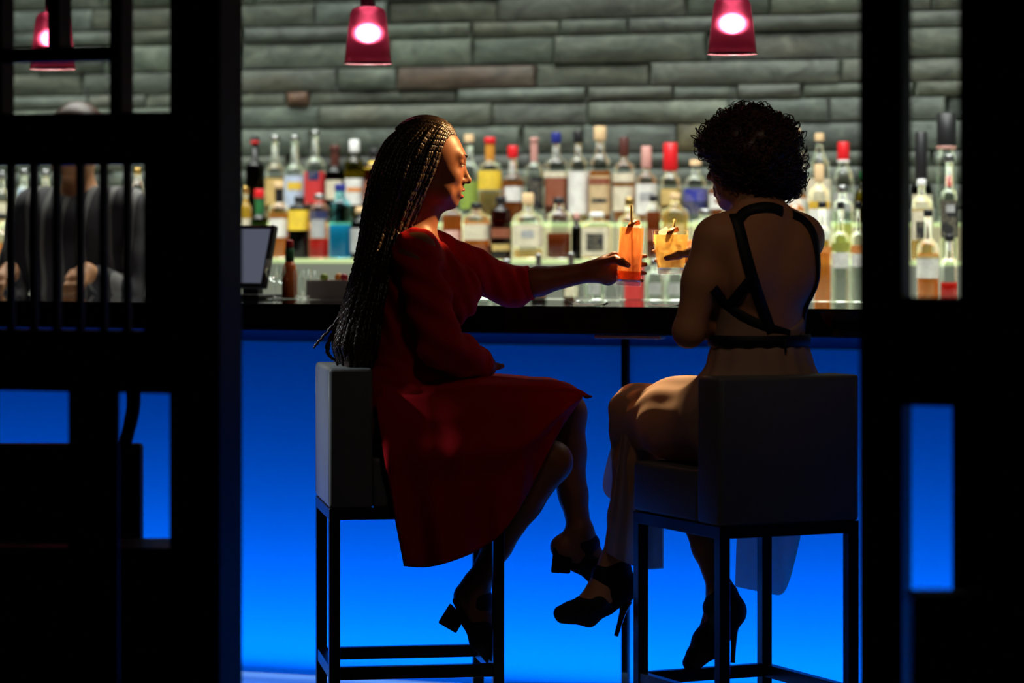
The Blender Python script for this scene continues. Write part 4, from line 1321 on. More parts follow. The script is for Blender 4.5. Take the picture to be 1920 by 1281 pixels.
# sleeve ends
def capcut(Vv, p, d, r):
    sl, X, Y, Z = Vv._win(np.array(p) - r, np.array(p) + r)
    dd = (X - p[0]) * d[0] + (Y - p[1]) * d[1] + (Z - p[2]) * d[2]
    Vv.D[sl] = np.maximum(Vv.D[sl], dd.astype(np.float32))
capcut(D, cuffF + (wF - eF).normalized() * 0.008, (wF - eF).normalized(), 0.075)
capcut(D, eN.lerp(wN, 0.86), (wN - eN).normalized(), 0.075)
D.cut((0, 0, 0.765), (0, 0, -1))
f1n, r1n = np.array(F1), np.array(R1)
def folds1(x, y, z):
    a = (x - O1.x) * f1n[0] + (y - O1.y) * f1n[1]
    b = (x - O1.x) * r1n[0] + (y - O1.y) * r1n[1]
    wob = 0.5 * np.sin(9 * z + 5 * b) + 0.35 * np.sin(17 * a - 6 * z)
    # pleats running from the shoulder down to the waist in front
    s1 = np.sin(2 * math.pi * (a * 0.85 + (z - 1.0) * 0.34) / 0.034 + 2.2 * wob)
    w1 = np.clip((z - 0.98) / 0.1, 0, 1) * np.clip((1.33 - z) / 0.06, 0, 1)
    # gathers round the sleeves
    s2 = np.sin(2 * math.pi * (z * 0.75 + a * 0.35) / 0.050 + 3.0 * wob)
    w2 = np.clip((np.abs(b) - 0.12) / 0.05, 0, 1)
    s3 = np.sin(2 * math.pi * (z + 0.4 * a) / 0.038 + 2.5 * wob)
    w3 = np.clip((0.99 - z) / 0.06, 0, 1)
    return 0.0034 * s1 * w1 * (1 - w2) + 0.0042 * s2 * w2 + 0.0036 * s3 * w3 * (1 - w2)
D.disp(folds1)
world_child(D.obj('dress_bodice', M_red, None, 2), woman1)
# cuffs
def cuff(c, d, r, name='cuff'):
    d = Vector(d).normalized()
    up = Vector((0, 0, 1)); n = (up - d * up.dot(d)).normalized(); b_ = d.cross(n)
    vs, fs = [], []
    N = 24
    for j, (o, rr) in enumerate(((-0.012, r * 0.97), (-0.010, r * 1.03), (0.010, r * 1.02), (0.012, r * 0.95), (0.008, r * 0.90))):
        for i in range(N):
            a = 2 * math.pi * i / N
            vs.append(Vector(c) + d * o + (n * math.cos(a) + b_ * math.sin(a)) * rr * (1 + 0.02 * math.sin(5 * a)))
    for j in range(4):
        for i in range(N):
            i2 = (i + 1) % N
            fs.append((j * N + i, j * N + i2, (j + 1) * N + i2, (j + 1) * N + i))
    return pyd(name, vs, fs, M_red)
world_child(cuff(cuffF + (wF - eF).normalized() * 0.004, wF - eF, 0.0455), woman1)
world_child(cuff(eN.lerp(wN, 0.84), wN - eN, 0.046), woman1)

# ---- red skirt: over the lap, falling past the near side of the seat
top_pl = [(703, 712), (760, 706), (830, 703), (900, 703), (960, 705), (1010, 708), (1045, 713), (1072, 724), (1092, 743)]
hem_pl = [(757, 1062), (800, 1064), (850, 1052), (900, 1030), (945, 995), (985, 935), (1028, 848), (1060, 792), (1093, 746)]
def poly(pl, s):
    n = len(pl) - 1
    t = min(max(s, 0), 1) * n
    k = min(int(t), n - 1); t -= k
    c = [pl[max(k - 1, 0)], pl[k], pl[k + 1], pl[min(k + 2, n)]]
    f_ = lambda i: 0.5 * ((2 * c[1][i]) + (c[2][i] - c[0][i]) * t + (2 * c[0][i] - 5 * c[1][i] + 4 * c[2][i] - c[3][i]) * t * t + (3 * c[1][i] - c[0][i] - 3 * c[2][i] + c[3][i]) * t ** 3)
    return f_(0), f_(1)
NS, NT, NA, NFar = 90, 44, 30, 14
vs = []
for i in range(NS + 1):
    s = i / NS
    tx, ty = poly(top_pl, s); hx_, hy_ = poly(hem_pl, s)
    bt = 0.190 - 0.035 * s ** 2 - 0.030 * max(0, 1 - s / 0.2)
    row = []
    # near panel, hem up to lap edge
    for j in range(NT):
        t = 1 - j / NT                      # 1 at the hem
        x = tx + (hx_ - tx) * t ** 1.15 + 0.0
        y = ty + 30 * (1 - s ** 3) + (hy_ - ty - 30 * (1 - s ** 3)) * t
        L_ = (hy_ - ty) / 360.0
        w_ = math.sin(2 * math.pi * (s * 3.6 + 0.25 * t) + 0.6) + 0.5 * math.sin(2 * math.pi * (s * 7.3 - 0.3 * t) + 1.0)
        b = bt + 0.045 * math.sin(min(1, t * 1.4) * math.pi / 2) * L_ + 0.019 * w_ * t * L_ - 0.02 * t * t * (1 - L_)
        # soft diagonal swag across the thigh
        b += 0.020 * math.exp(-((t - 0.42 - 0.25 * (s - 0.5)) / 0.10) ** 2) * math.sin(math.pi * s)
        # the cloth breaks over the seat edge: full above, tucked below
        tb_ = 0.44 + 0.10 * math.sin(math.pi * s) - 0.08 * s
        b += 0.020 / (1 + math.exp((t - tb_) / 0.025)) * max(0.0, 1 - s * 1.25) * min(1, t * 6)
        row.append(L1(x, y, b))
    # over the lap to the far side
    e0 = L1(tx, ty + 30 * (1 - s ** 3), bt)
    zt_ = L1(tx, ty, 0.02).z
    for j in range(NA + 1):
        ph = math.pi * j / NA
        cb = math.copysign(abs(math.cos(ph)) ** 0.7, math.cos(ph))
        b = bt * cb
        x0 = L1(tx, ty, b)
        dip = 0.018 * math.exp(-((b) / 0.045) ** 2) * math.sin(math.pi * min(1, s * 1.1)) * (1 - 0.6 * s)
        z = e0.z + (zt_ - e0.z) * math.sin(ph) ** 0.7 - dip
        z += 0.0025 * math.sin(40 * b + 14 * s) * math.sin(ph)
        c_ = L1(tx, ty, 0.02)
        a_ = (c_ - O1).dot(F1)
        row.append(W1(a_ - 0.0, b, z))
    a_ = (L1(tx, ty, 0.02) - O1).dot(F1)
    for j in range(1, NFar + 1):
        t = j / NFar
        row.append(W1(a_, -bt - 0.03 * t * (1 - s), e0.z - t * (0.22 * (1 - s) ** 0.6 + 0.01)))
    vs.append(row)
NC = len(vs[0])
flat = [p for r in vs for p in r]
fs = [(i * NC + j, (i + 1) * NC + j, (i + 1) * NC + j + 1, i * NC + j + 1) for i in range(NS) for j in range(NC - 1)]
sk = pyd('dress_skirt', flat, fs, M_red)
sm = sk.modifiers.new('thickness', 'SOLIDIFY'); sm.thickness = 0.0018
world_child(sk, woman1)

# ---- shoes (block heel mules)
def quad_prism(name, pxs, b0, b1, m, LL, parent):
    vs = [LL(x, y, b0) for x, y in pxs] + [LL(x, y, b1) for x, y in pxs]
    n = len(pxs)
    fs = [tuple(range(n)), tuple(range(2 * n - 1, n - 1, -1))] + [(i, i + n, (i + 1) % n + n, (i + 1) % n) for i in range(n)]
    o = pyd(name, vs, fs, m, None, False)
    bm = bmesh.new(); bm.from_mesh(o.data)
    bmesh.ops.recalc_face_normals(bm, faces=bm.faces)
    bmesh.ops.bevel(bm, geom=list(bm.edges), offset=0.002, segments=2, affect='EDGES')
    bm.to_mesh(o.data); bm.free()
    return world_child(o, parent)
def shoe(heel, ball, toe, ankle, sole_up, parent, strap=True, k=1.0):
    pts = np.array([heel, ball, toe, ankle])
    S = Vol(pts.min(0) - 0.07, pts.max(0) + 0.07, 0.0022)
    dn = -Vector(sole_up)
    # sole
    S.chain([heel + dn * 0.026, heel.lerp(ball, 0.5) + dn * 0.026, ball + dn * 0.026, toe + dn * 0.013], [0.012, 0.013, 0.018, 0.014], 0.02)
    # vamp and toe cap
    S.chain([heel.lerp(ball, 0.72), ball, ball.lerp(toe, 0.6), toe], [0.0365, 0.0345, 0.0245, 0.0195], 0.012)
    if strap:
        S.chain([ankle.lerp(heel, 0.3) + Vector(sole_up) * 0.008, ankle.lerp(ball, 0.34)], [0.034, 0.036], 0.010)
    return S
for (hl, bl, to, an, hpx, bb_) in ((hlN, blN, toN, aN, [(821, 1168), (844, 1131), (872, 1159), (855, 1188)], 0.055), (hlF, blF, toF, aF, [(1033, 1074), (1038, 1026), (1072, 1045), (1069, 1076)], -0.03)):
    d_ = (to - hl).normalized()
    upv = (an - hl); upv = (upv - d_ * upv.dot(d_)).normalized()
    S = shoe(hl, bl, to, an, upv, woman1)
    so = world_child(S.obj('shoe', M_shoe, None, 1), woman1)
    quad_prism('heel', hpx, bb_ - 0.026, bb_ + 0.026, M_heel, L1, so)

# ---- braids
cap1 = Vol(np.array(HC1) - 0.16, np.array(HC1) + 0.16, 0.004)
hq = lambda a, b, z: HC1 + (hf * a + hs * b + hu * z) * 0.92
cap1.ell(hq(-0.022, 0, 0.034), (0.0885, 0.071, 0.0825), (hf, hs, hu), 0.0)
cap1.rcone(hq(0.105, 0, 0.000), hq(0.125, 0, -0.09), 0.072, 0.092, 0.004, 'sub')
cap1.cut(hq(0.0, 0, -0.055), -(hu * 0.9 + hf * -0.45).normalized())
cap1.cut(hq(0.070, 0, 0.05), (hf * 0.82 + hu * -0.52).normalized())
hair1 = world_child(cap1.obj('hair', M_hair1, None, 2), woman1)
hair1['label'] = 'long dark box braids falling to the stool back'
LEV = [272, 330, 410, 490, 570, 640, 690]
LX = [722, 698, 683, 669, 648, 628, 634]
RX = [842, 820, 782, 748, 726, 716, 706]
DP = [0.081, 0.093, 0.093, 0.105, 0.115, 0.120, 0.118]
BCEN = [0.0, 0.0, 0.0, 0.0, 0.0, 0.01, 0.01]
NBR = 160
def braid(ctrl, r=0.0058, turn=0.020):
    L_ = sum((ctrl[i + 1] - ctrl[i]).length for i in range(len(ctrl) - 1))
    n = max(24, int(L_ / 0.0038))
    pts = catmull(ctrl, n)
    out, rad = [], []
    for i, p in enumerate(pts):
        s = i * L_ / n
        ph = 2 * math.pi * s / turn
        t = (pts[min(i + 1, n - 1)] - pts[max(i - 1, 0)]).normalized()
        sd = t.cross(Vector((0.3, 0.9, 0.2))).normalized()
        out.append(p + sd * 0.0014 * math.sin(ph))
        rad.append(r * (1.0 + 0.24 * math.cos(2 * ph)) * (1 - 0.45 * (i / n) ** 6))
    v, f = tube_data(out, rad, 6)
    return v, f
for i in range(NBR):
    al = 0.55 + (2 * math.pi - 1.1) * (i + 0.5 + RNG.uniform(-0.3, 0.3)) / NBR
    inner = 1.0 if i % 3 else 0.82
    m = 1 - abs(al - math.pi) / (math.pi - 0.55)                     # 0 front, 1 back of the head
    sgn = 1 if math.sin(al) >= 0 else -1
    side = abs(math.sin(al))
    r_front = 0.004 if m > 0.2 else -0.005 + 0.045 * m
    def scalp(ang, lat, r=r_front):
        ang, lat = math.radians(ang), math.radians(lat)
        return hq(-0.018 + (0.101 + r) * math.cos(ang) * math.cos(lat), sgn * (0.080 + r) * math.sin(lat), 0.034 + (0.094 + r) * math.sin(ang) * math.cos(lat))
    a0 = 34 + 112 * m
    ctrl = [scalp(a0, 4), scalp(a0 + 10 * (1 - m), 20 + 16 * side)]
    jit = RNG.normal(0, 1, (len(LEV), 2))
    for j, y in enumerate(LEV):
        cx_ = (LX[j] + RX[j]) / 2; hw = (RX[j] - LX[j]) / 2
        wj = 1.0 + (0.03 if j < 3 else 0.09) * jit[j, 0]
        x = cx_ + hw * math.cos(al) * inner * min(wj, 1.06)
        b = BCEN[j] + DP[j] * math.copysign(abs(math.sin(al)) ** (0.6 if j < 3 else 1.0), math.sin(al)) * inner * wj + 0.003 * jit[j, 1]
        yy = y + (0 if j < 2 else 5 * jit[j, 1])
        if j == len(LEV) - 1: yy = 672 + 26 * RNG.uniform() - (12 if math.cos(al) < -0.5 else 0)
        ctrl.append(L1(x, yy, b))
    v, f = braid(ctrl)
    world_child(pyd('braid', v, f, M_hair1), hair1)
# loose ends blown out at the back
for pts in ([(640, 600), (622, 628), (612, 655), (622, 672), (634, 678)], [(642, 588), (618, 618), (598, 640), (588, 652)], [(636, 615), (618, 640), (616, 664), (628, 676)]):
    v, f = braid([L1(x, y, 0.03) for x, y in pts], 0.0040)
    world_child(pyd('braid', v, f, M_hair1), hair1)
# dense inner strands so no light shows through the fall of hair
core = Vol(np.array(L1(620, 700, 0.0)) - np.array((0.05, 0.2, 0.03)), np.array(L1(820, 300, 0.0)) + np.array((0.05, 0.2, 0.03)), 0.006)
cp, cr_ = [], []
for j in range(2, len(LEV) - 1):
    for bb_ in (-0.040, 0, 0.040):
        core.rcone(L1((LX[j] + RX[j]) / 2, LEV[j] + 5, bb_), L1((LX[j + 1] + RX[j + 1]) / 2, LEV[j + 1] - 12, bb_), (RX[j] - LX[j]) / 2 / 726 * 0.80, (RX[j + 1] - LX[j + 1]) / 2 / 726 * 0.80, 0.02)
world_child(core.obj('hair_core', M_hair1, None, 1), hair1)

# ================================================================== WOMAN IN BEIGE
A3 = math.radians(30)
F2 = Vector((-math.sin(A3), math.cos(A3), 0)); R2 = Vector((math.cos(A3), math.sin(A3), 0))
O2 = Vector((0.605, 7.31, 0))
UPV = Vector((0, 0, 1))
def W2(a, b, z):
    p = O2 + F2 * a + R2 * b
    return Vector((p.x, p.y, z))
ax2 = (F2, R2, UPV)
M_beige = cloth('beige_chiffon', (0.55, 0.37, 0.26), 0.35, 0.75)
M_sheer = cloth('sheer_beige_chiffon', (0.55, 0.38, 0.30), 0.35, 0.75, alpha=0.12)
M_strap = mat('black_velvet_ribbon', (0.007, 0.007, 0.009), 0.6, var=0.2, spec=0.3)
M_hair2 = mat('dark_brown_curls', (0.050, 0.018, 0.010), 0.42, var=0.3, scale=120, spec=0.4)
G2 = P(1258, 515, 7.78)
UP2 = UPV
V = Vol((0.10, 6.98, 0.16), (0.90, 7.98, 1.66), 0.0034)
V.ell(W2(-0.010, 0, 0.840), (0.125, 0.170, 0.105), ax2, 0.03)
V.ell(W2(0.0, 0, 1.00), (0.090, 0.118, 0.14), ax2, 0.06)
V.ell(W2(0.005, 0, 1.175), (0.100, 0.136, 0.140), ax2, 0.06)
for b in (-1, 1):
    V.ell(W2(0.085, b * 0.062, 1.150), (0.052, 0.058, 0.058), ax2, 0.03)
    V.ell(W2(-0.062, b * 0.075, 1.215), (0.036, 0.050, 0.072), ax2, 0.04)   # shoulder blades
    V.ell(W2(-0.055, b * 0.085, 0.81), (0.09, 0.085, 0.075), ax2, 0.03)
V.rcone(W2(-0.012, -0.112, 1.288), W2(-0.012, 0.112, 1.288), 0.050, 0.050, 0.06)
for b in (-1, 1):
    V.rcone(W2(-0.02, b * 0.03, 1.345), W2(-0.015, b * 0.115, 1.300), 0.034, 0.036, 0.05)  # trapezius
for z0, z1 in ((0.93, 1.27),):
    V.rcone(W2(-0.110, 0, z0), W2(-0.122, 0, z1), 0.014, 0.012, 0.018, 'sub')  # spine groove
HC2 = W2(0.038, -0.004, 1.478)
hf2 = (F2 * 0.88 - R2 * 0.46 + UPV * -0.05).normalized()
hs2 = hf2.cross(UPV).normalized()
hu2 = hs2.cross(hf2).normalized()
V.rcone(W2(-0.010, 0, 1.30), HC2 + Vector((0, 0, -0.06)) - hf2 * 0.012, 0.056, 0.052, 0.04)
q2, hax2 = head(V, HC2, hf2, hu2, hs2, 1.0)
hL, kL, aL = W2(0.0, -0.088, 0.835), P(1198, 776, 7.64), P(1150, 1056, 7.62)
hR, kR, aR = W2(0.0, 0.088, 0.825), P(1262, 852, 7.70), P(1352, 1112, 7.50)
for h_, k_, a_ in ((hL, kL, aL), (hR, kR, aR)):
    mid = h_.lerp(k_, 0.5)
    V.chain([h_, mid, k_], [0.086, 0.072, 0.050], 0.03)
    back = (h_ - k_).normalized() * 0.014
    V.chain([k_, k_.lerp(a_, 0.33) + back, k_.lerp(a_, 0.68) + back * 0.5, a_], [0.049, 0.050, 0.036, 0.029], 0.02)
hlL, blL, toL = P(1170, 1102, 7.62), P(1098, 1142, 7.60), P(1052, 1150, 7.59)
hlR, blR, toR = P(1371, 1146, 7.48), P(1326, 1204, 7.50), P(1294, 1243, 7.51)
foot(hlL, blL, toL, aL); foot(hlR, blR, toR, aR)
# left arm: hangs, elbow below the worktop, forearm lies towards the bar
sL, eL, wL = W2(-0.005, -0.138, 1.283), P(1291, 622, 7.22), P(1372, 575, 7.44)
V.chain([sL, sL.lerp(eL, 0.45), eL], [0.050, 0.045, 0.036], 0.03)
V.chain([eL, eL.lerp(wL, 0.35), wL], [0.036, 0.037, 0.025], 0.02)
pL = wL + (wL - eL).normalized() * 0.05
V.rcone(wL, pL, 0.025, 0.030, 0.02)
for i in range(4):
    st = pL + UPV * (0.011 * (i - 1.5))
    dd = (wL - eL).normalized()
    finger(V, [st, st + dd * 0.04, st + dd * 0.062 + UPV * -0.02], 0.0085)
finger(V, [wL, wL + UPV * 0.03 + (wL - eL).normalized() * 0.03, wL + UPV * 0.035 + (wL - eL).normalized() * 0.06], 0.010)
# right arm reaches across to the short glass
sR, eR, wR = W2(0.012, 0.138, 1.283), P(1452, 562, 7.63), P(1324, 486, 7.775)
V.chain([sR, sR.lerp(eR, 0.45), eR], [0.050, 0.044, 0.036], 0.03)
V.chain([eR, eR.lerp(wR, 0.35), wR], [0.036, 0.036, 0.0245], 0.02)
palm2 = P(1304, 481, 7.79)
V.ell(palm2, (0.020, 0.034, 0.038), None, 0.02)
V.rcone(wR, palm2, 0.025, 0.026, 0.02)
R_2 = lambda z: 0.036 + (0.0495 - 0.036) * max(0, z) / 0.115
pf2 = lambda z: P(1300, 481, 7.80) + Vector((0, 0, (z - 0.045) * 0.95))
at2 = grip(V, G2, UP2, R_2, wR, [(0.080, 0.084, 30, 140, 1.0), (0.058, 0.060, 25, 150, 1.05), (0.036, 0.036, 22, 140, 1.0), (0.010, 0.000, 0, 30, 0.9)],
           (P(1300, 470, 7.765), [-38, -72, -106], [0.056, 0.051, 0.043], 0.0098), pf2)
woman2 = empty('person', (O2.x, O2.y, 0))
tag(woman2, 'woman with short curly hair in a backless beige dress, seen from behind', 'person')
body2 = world_child(V.obj('body', M_skin2, None, 2), woman2)
face_bits(q2, hax2, 1.0, woman2, M_lip2, 0.0)
nl = at2(-106, R_2(0.043) + 0.0165, 0.044)
bm = bmesh.new(); bmesh.ops.create_uvsphere(bm, u_segments=10, v_segments=6, radius=1)
for v in bm.verts: v.co = Vector((v.co.x * 0.0065, v.co.y * 0.0022, v.co.z * 0.0048)) + nl
world_child(from_bm('thumb_nail', bm, M_nail, None, True), woman2)

# bodice: high in front, open back
D = Vol((0.36, 7.05, 0.96), (0.86, 7.60, 1.36), 0.004)
D.ell(W2(0.0, 0, 1.00), (0.097, 0.125, 0.14), ax2, 0.06)
D.ell(W2(0.005, 0, 1.175), (0.107, 0.143, 0.140), ax2, 0.06)
for b in (-1, 1):
    D.ell(W2(0.085, b * 0.062, 1.150), (0.060, 0.066, 0.066), ax2, 0.03)
n_ = (UPV - F2).normalized()
D.cut(W2(-0.10, 0, 1.055), n_)
D.cut(W2(0, 0, 1.02), -UPV)
world_child(D.obj('dress_bodice', M_beige, None, 2), woman2)

# skirt over lap, thighs and left shin
K = Vol((0.12, 6.98, 0.42), (0.90, 7.95, 1.10), 0.0045)
K.ell(W2(0.0, 0, 1.01), (0.100, 0.124, 0.07), ax2, 0.03)
K.ell(W2(-0.004, 0, 0.93), (0.122, 0.148, 0.11), ax2, 0.05)
K.ell(W2(-0.010, 0, 0.845), (0.150, 0.190, 0.120), ax2, 0.05)
K.chain([hL, hL.lerp(kL, 0.5), kL], [0.110, 0.098, 0.068], 0.05)
K.chain([hR, hR.lerp(kR, 0.5), kR], [0.105, 0.092, 0.066], 0.07)
K.rcone(hL.lerp(hR, 0.5) + UPV * 0.01, kL.lerp(kR, 0.5), 0.095, 0.060, 0.08)
f1_ = P(1180, 898, 7.665); f2_ = P(1190, 1085, 7.66)
K.chain([kL, P(1186, 850, 7.655)], [0.066, 0.052], 0.05)
K.chain([kR, P(1232, 900, 7.72)], [0.060, 0.040], 0.05)
K.cut(P(1190, 1063, 7.66), -UPV)
K.cut(W2(0, 0, 1.045), UPV)
def folds2(x, y, z):
    dx, dy = x - O2.x, y - O2.y
    a = dx * F2.x + dy * F2.y; b = dx * R2.x + dy * R2.y
    th = np.arctan2(b, a)
    wob = 0.6 * np.sin(11 * z + 3 * b) + 0.4 * np.sin(19 * a)
    g1 = np.sin(15 * th + 1.5 * wob) * np.clip((z - 0.80) / 0.06, 0, 1) * np.clip(1 - np.hypot(a, b) / 0.26, 0, 1) * 2
    rad = np.hypot(x - f1_.x, y - f1_.y); t2 = np.arctan2(y - f1_.y, x - f1_.x)
    g2 = np.sin(9 * t2 + 2.5 * np.sin(5 * z)) * np.clip((0.80 - z) / 0.12, 0, 1)
    g3 = np.sin(2 * math.pi * (b * 0.8 + z * 0.9 + a * 0.25) / 0.062 + 2 * wob) * np.clip((a - 0.05) / 0.1, 0, 1) * np.clip((z - 0.70) / 0.08, 0, 1)
    return 0.0019 * g1 + 0.0085 * g2 + 0.0018 * g3
K.disp(folds2)
skirt2 = world_child(K.obj('dress_skirt', M_beige, None, 2), woman2)
def hang(name, topl, botl, Yt, Yb, nf, amp, ph, m):
    NX, NY = 60, 24
    vs = []
    for i in range(NX + 1):
        s = i / NX
        x0, y0 = poly(topl, s); x1, y1 = poly(botl, s)
        for j in range(NY + 1):
            t = j / NY
            Yy = Yt + (Yb - Yt) * t + amp * (0.35 + 0.65 * t) * math.sin(2 * math.pi * nf * s + ph + 0.8 * t)
            vs.append(P(x0 + (x1 - x0) * t, y0 + (y1 - y0) * t, Yy))
    fs = [(i * (NY + 1) + j, (i + 1) * (NY + 1) + j, (i + 1) * (NY + 1) + j + 1, i * (NY + 1) + j + 1) for i in range(NX) for j in range(NY)]
    return world_child(pyd(name, vs, fs, m), skirt2)
hang('hanging_panel', [(1385, 905), (1430, 900), (1470, 895), (1510, 890)], [(1378, 1100), (1432, 1110), (1472, 1108), (1500, 1012)], 7.62, 7.68, 2.6, 0.026, 0.4, M_sheer)
hang('hanging_panel', [(1178, 752), (1166, 775), (1172, 800), (1196, 830)], [(1160, 790), (1130, 908), (1158, 945), (1185, 965)], 7.645, 7.620, 0.8, 0.010, 0.2, M_sheer)
hang('hanging_panel', [(1166, 805), (1180, 790), (1205, 795), (1240, 830)], [(1137, 1036), (1165, 1052), (1205, 1066), (1242, 1064)], 7.575, 7.565, 2.4, 0.014, 0.9, M_sheer)
hang('hanging_panel', [(1168, 815), (1190, 800), (1215, 805), (1246, 840)], [(1150, 1040), (1180, 1058), (1212, 1068), (1244, 1066)], 7.715, 7.72, 2.0, 0.014, 1.9, M_sheer)

# black belt and straps
N = 48
vs, fs = [], []
for j, (dz, gr) in enumerate(((-0.0135, 0.007), (-0.012, 0.010), (0.012, 0.010), (0.0135, 0.007))):
    for i in range(N):
        t = 2 * math.pi * i / N
        vs.append(W2((0.098 + gr) * math.cos(t), (0.124 + gr) * math.sin(t), 1.040 + dz))
for j in range(3):
    for i in range(N):
        fs.append((j * N + i, j * N + (i + 1) % N, (j + 1) * N + (i + 1) % N, (j + 1) * N + i))
belt = world_child(pyd('belt', vs, fs, M_strap), woman2)
box_ = tube('zip_pull', [W2(-0.110, 0.0, 1.045), W2(-0.112, 0.0, 1.012)], 0.0028, M_strap, None, 6); world_child(box_, belt)
dg = bpy.context.evaluated_depsgraph_get()
dg.update()
def tree(o):
    me = o.data
    n = len(me.vertices); co = np.empty(n * 3, dtype=np.float32); me.vertices.foreach_get('co', co)
    q = np.empty(len(me.polygons) * 4, dtype=np.int32); me.loops.foreach_get('vertex_index', q)
    return BVHTree.FromPolygons([Vector(c) for c in co.reshape(-1, 3).tolist()], q.reshape(-1, 4).tolist())
T2 = tree(body2)
def strap(pxs, w, name='strap'):
    pts = []
    cp = catmull([Vector((x, y, 0)) for x, y in pxs], 22)
    o_ = Vector((0, 0, ZC))
    last = None
    for c in cp:
        d = (P(c.x, c.y, 1.0) - o_).normalized()
        h_, n, _, _ = T2.ray_cast(o_, d)
        if h_ is None:
            base = last[0] if last else P(c.x, c.y, 7.25)
            h_ = P(c.x, c.y, base.y)
            h2, n, _, _ = T2.find_nearest(h_)
            h_ = h2
        pts.append((h_, n)); last = (h_, n)
    vs, fs = [], []
    for i, (p, n) in enumerate(pts):
        t = (pts[min(i + 1, len(pts) - 1)][0] - pts[max(i - 1, 0)][0]).normalized()
        sd = t.cross(n).normalized()
        for s_, lift in ((-1, 0.0015), (-0.9, 0.0055), (0, 0.0065), (0.9, 0.0055), (1, 0.0015)):
            vs.append(p + sd * s_ * w / 2 + n * lift)
    for i in range(len(pts) - 1):
        for j in range(4):
            fs.append((i * 5 + j, i * 5 + j + 1, (i + 1) * 5 + j + 1, (i + 1) * 5 + j))
    return world_child(pyd(name, vs, fs, M_strap), woman2)
strap([(1378, 404), (1386, 430), (1396, 470), (1410, 520), (1428, 575), (1446, 625)], 0.030)
strap([(1336, 540), (1360, 570), (1390, 592), (1430, 612), (1478, 628)], 0.026)
strap([(1408, 522), (1390, 545), (1368, 572)], 0.024)
strap([(1484, 402), (1506, 414), (1524, 440), (1532, 490), (1530, 560), (1516, 610), (1490, 632)], 0.024)
strap([(1382, 415), (1398, 398), (1424, 390), (1448, 390), (1466, 397)], 0.028, 'neck_band')

# shoes
def stiletto(hl, bl, to, an, h0, h1, wide=False):
    d_ = (to - hl).normalized()
    upv = (an - hl); upv = (upv - d_ * upv.dot(d_)).normalized()
    S = shoe(hl, bl, to, an, upv, woman2, strap=False)
    S.chain([an + (hl - an) * 0.15, hl + upv * 0.004, hl.lerp(bl, 0.22)], [0.037, 0.034, 0.034], 0.014)
    S.rcone(an.lerp(hl, 0.2), an.lerp(bl, 0.30), 0.037, 0.036, 0.012)
    if wide: S.rcone(hl, bl, 0.036, 0.036, 0.015)
    o = world_child(S.obj('shoe', M_shoe, None, 1), woman2)
    world_child(tube('heel', [h0, h0.lerp(h1, 0.35), h0.lerp(h1, 0.7), h1, h1 + (h1 - h0).normalized() * 0.004], [0.017, 0.009, 0.0065, 0.0060, 0.0060], M_heel, None, 10), o)
stiletto(hlL, blL, toL, aL, P(1174, 1126, 7.62), P(1156, 1190, 7.62))
stiletto(hlR, blR, toR, aR, P(1378, 1158, 7.48), P(1374, 1240, 7.47), True)

# curly hair
C = Vol(np.array(HC2) - 0.21, np.array(HC2) + 0.21, 0.005)
for x, y, Yy, r in ((1408, 282, 7.35, 0.098), (1376, 268, 7.36, 0.068), (1340, 278, 7.38, 0.038), (1446, 270, 7.34, 0.066), (1464, 310, 7.34, 0.048), (1440, 328, 7.32, 0.060), (1402, 322, 7.32, 0.060), (1350, 308, 7.40, 0.026), (1474, 340, 7.35, 0.034), (1405, 236, 7.36, 0.045), (1424, 288, 7.285, 0.078), (1400, 262, 7.30, 0.070)):
    C.ell(P(x, y, Yy), (r, r, r), None, 0.03)
C.disp(lambda x, y, z: 0.006 * np.sin(70 * x) * np.sin(64 * y + 1) * np.sin(75 * z + 2))
# face opening
C.ell(HC2 + hf2 * 0.115 - hu2 * 0.045, (0.075, 0.07, 0.085), (hf2, hs2, hu2), 0.01, 'sub')
hair2 = world_child(C.obj('hair', M_hair2, None, 1), woman2)
me = hair2.data
nv = len(me.vertices)
co = np.empty(nv * 3, dtype=np.float32); me.vertices.foreach_get('co', co); co = co.reshape(-1, 3)
nr = np.empty(nv * 3, dtype=np.float32); me.vertices.foreach_get('normal', nr); nr = nr.reshape(-1, 3)
vs_all, fs_all = [], []
sel = RNG.permutation(nv)[:1500]
for i in sel:
    n = Vector(nr[i].tolist()).normalized(); p = Vector(co[i].tolist())
    rnd = Vector(RNG.normal(0, 1, 3).tolist())
    d = (n * 0.30 + Vector((0, 0, -0.45)) + rnd * 0.55).normalized()
    e1 = d.cross(rnd).normalized(); e2_ = d.cross(e1)
    Rh = RNG.uniform(0.0055, 0.0125); ln = RNG.uniform(0.006, 0.024); tn = RNG.uniform(1.1, 2.3)
    m_ = 22
    pts = []
    for k in range(m_):
        t = k / (m_ - 1); an = 2 * math.pi * tn * t
        rr = Rh * (0.65 + 0.35 * math.sin(math.pi * t))
        pts.append(p - n * 0.003 + d * ln * t + (e1 * (math.cos(an) - 1) + e2_ * math.sin(an)) * rr + n * 0.004 * math.sin(math.pi * t))
    v, f = tube_data(pts, [0.0014] * (m_ - 4) + [0.0013, 0.0011, 0.0009, 0.0006], 4)
    o_ = len(vs_all)
    vs_all += v; fs_all += [tuple(a + o_ for a in q_) for q_ in f]
cu = world_child(pyd('curls', vs_all, fs_all, M_hair2), hair2)
cu['kind'] = 'stuff'

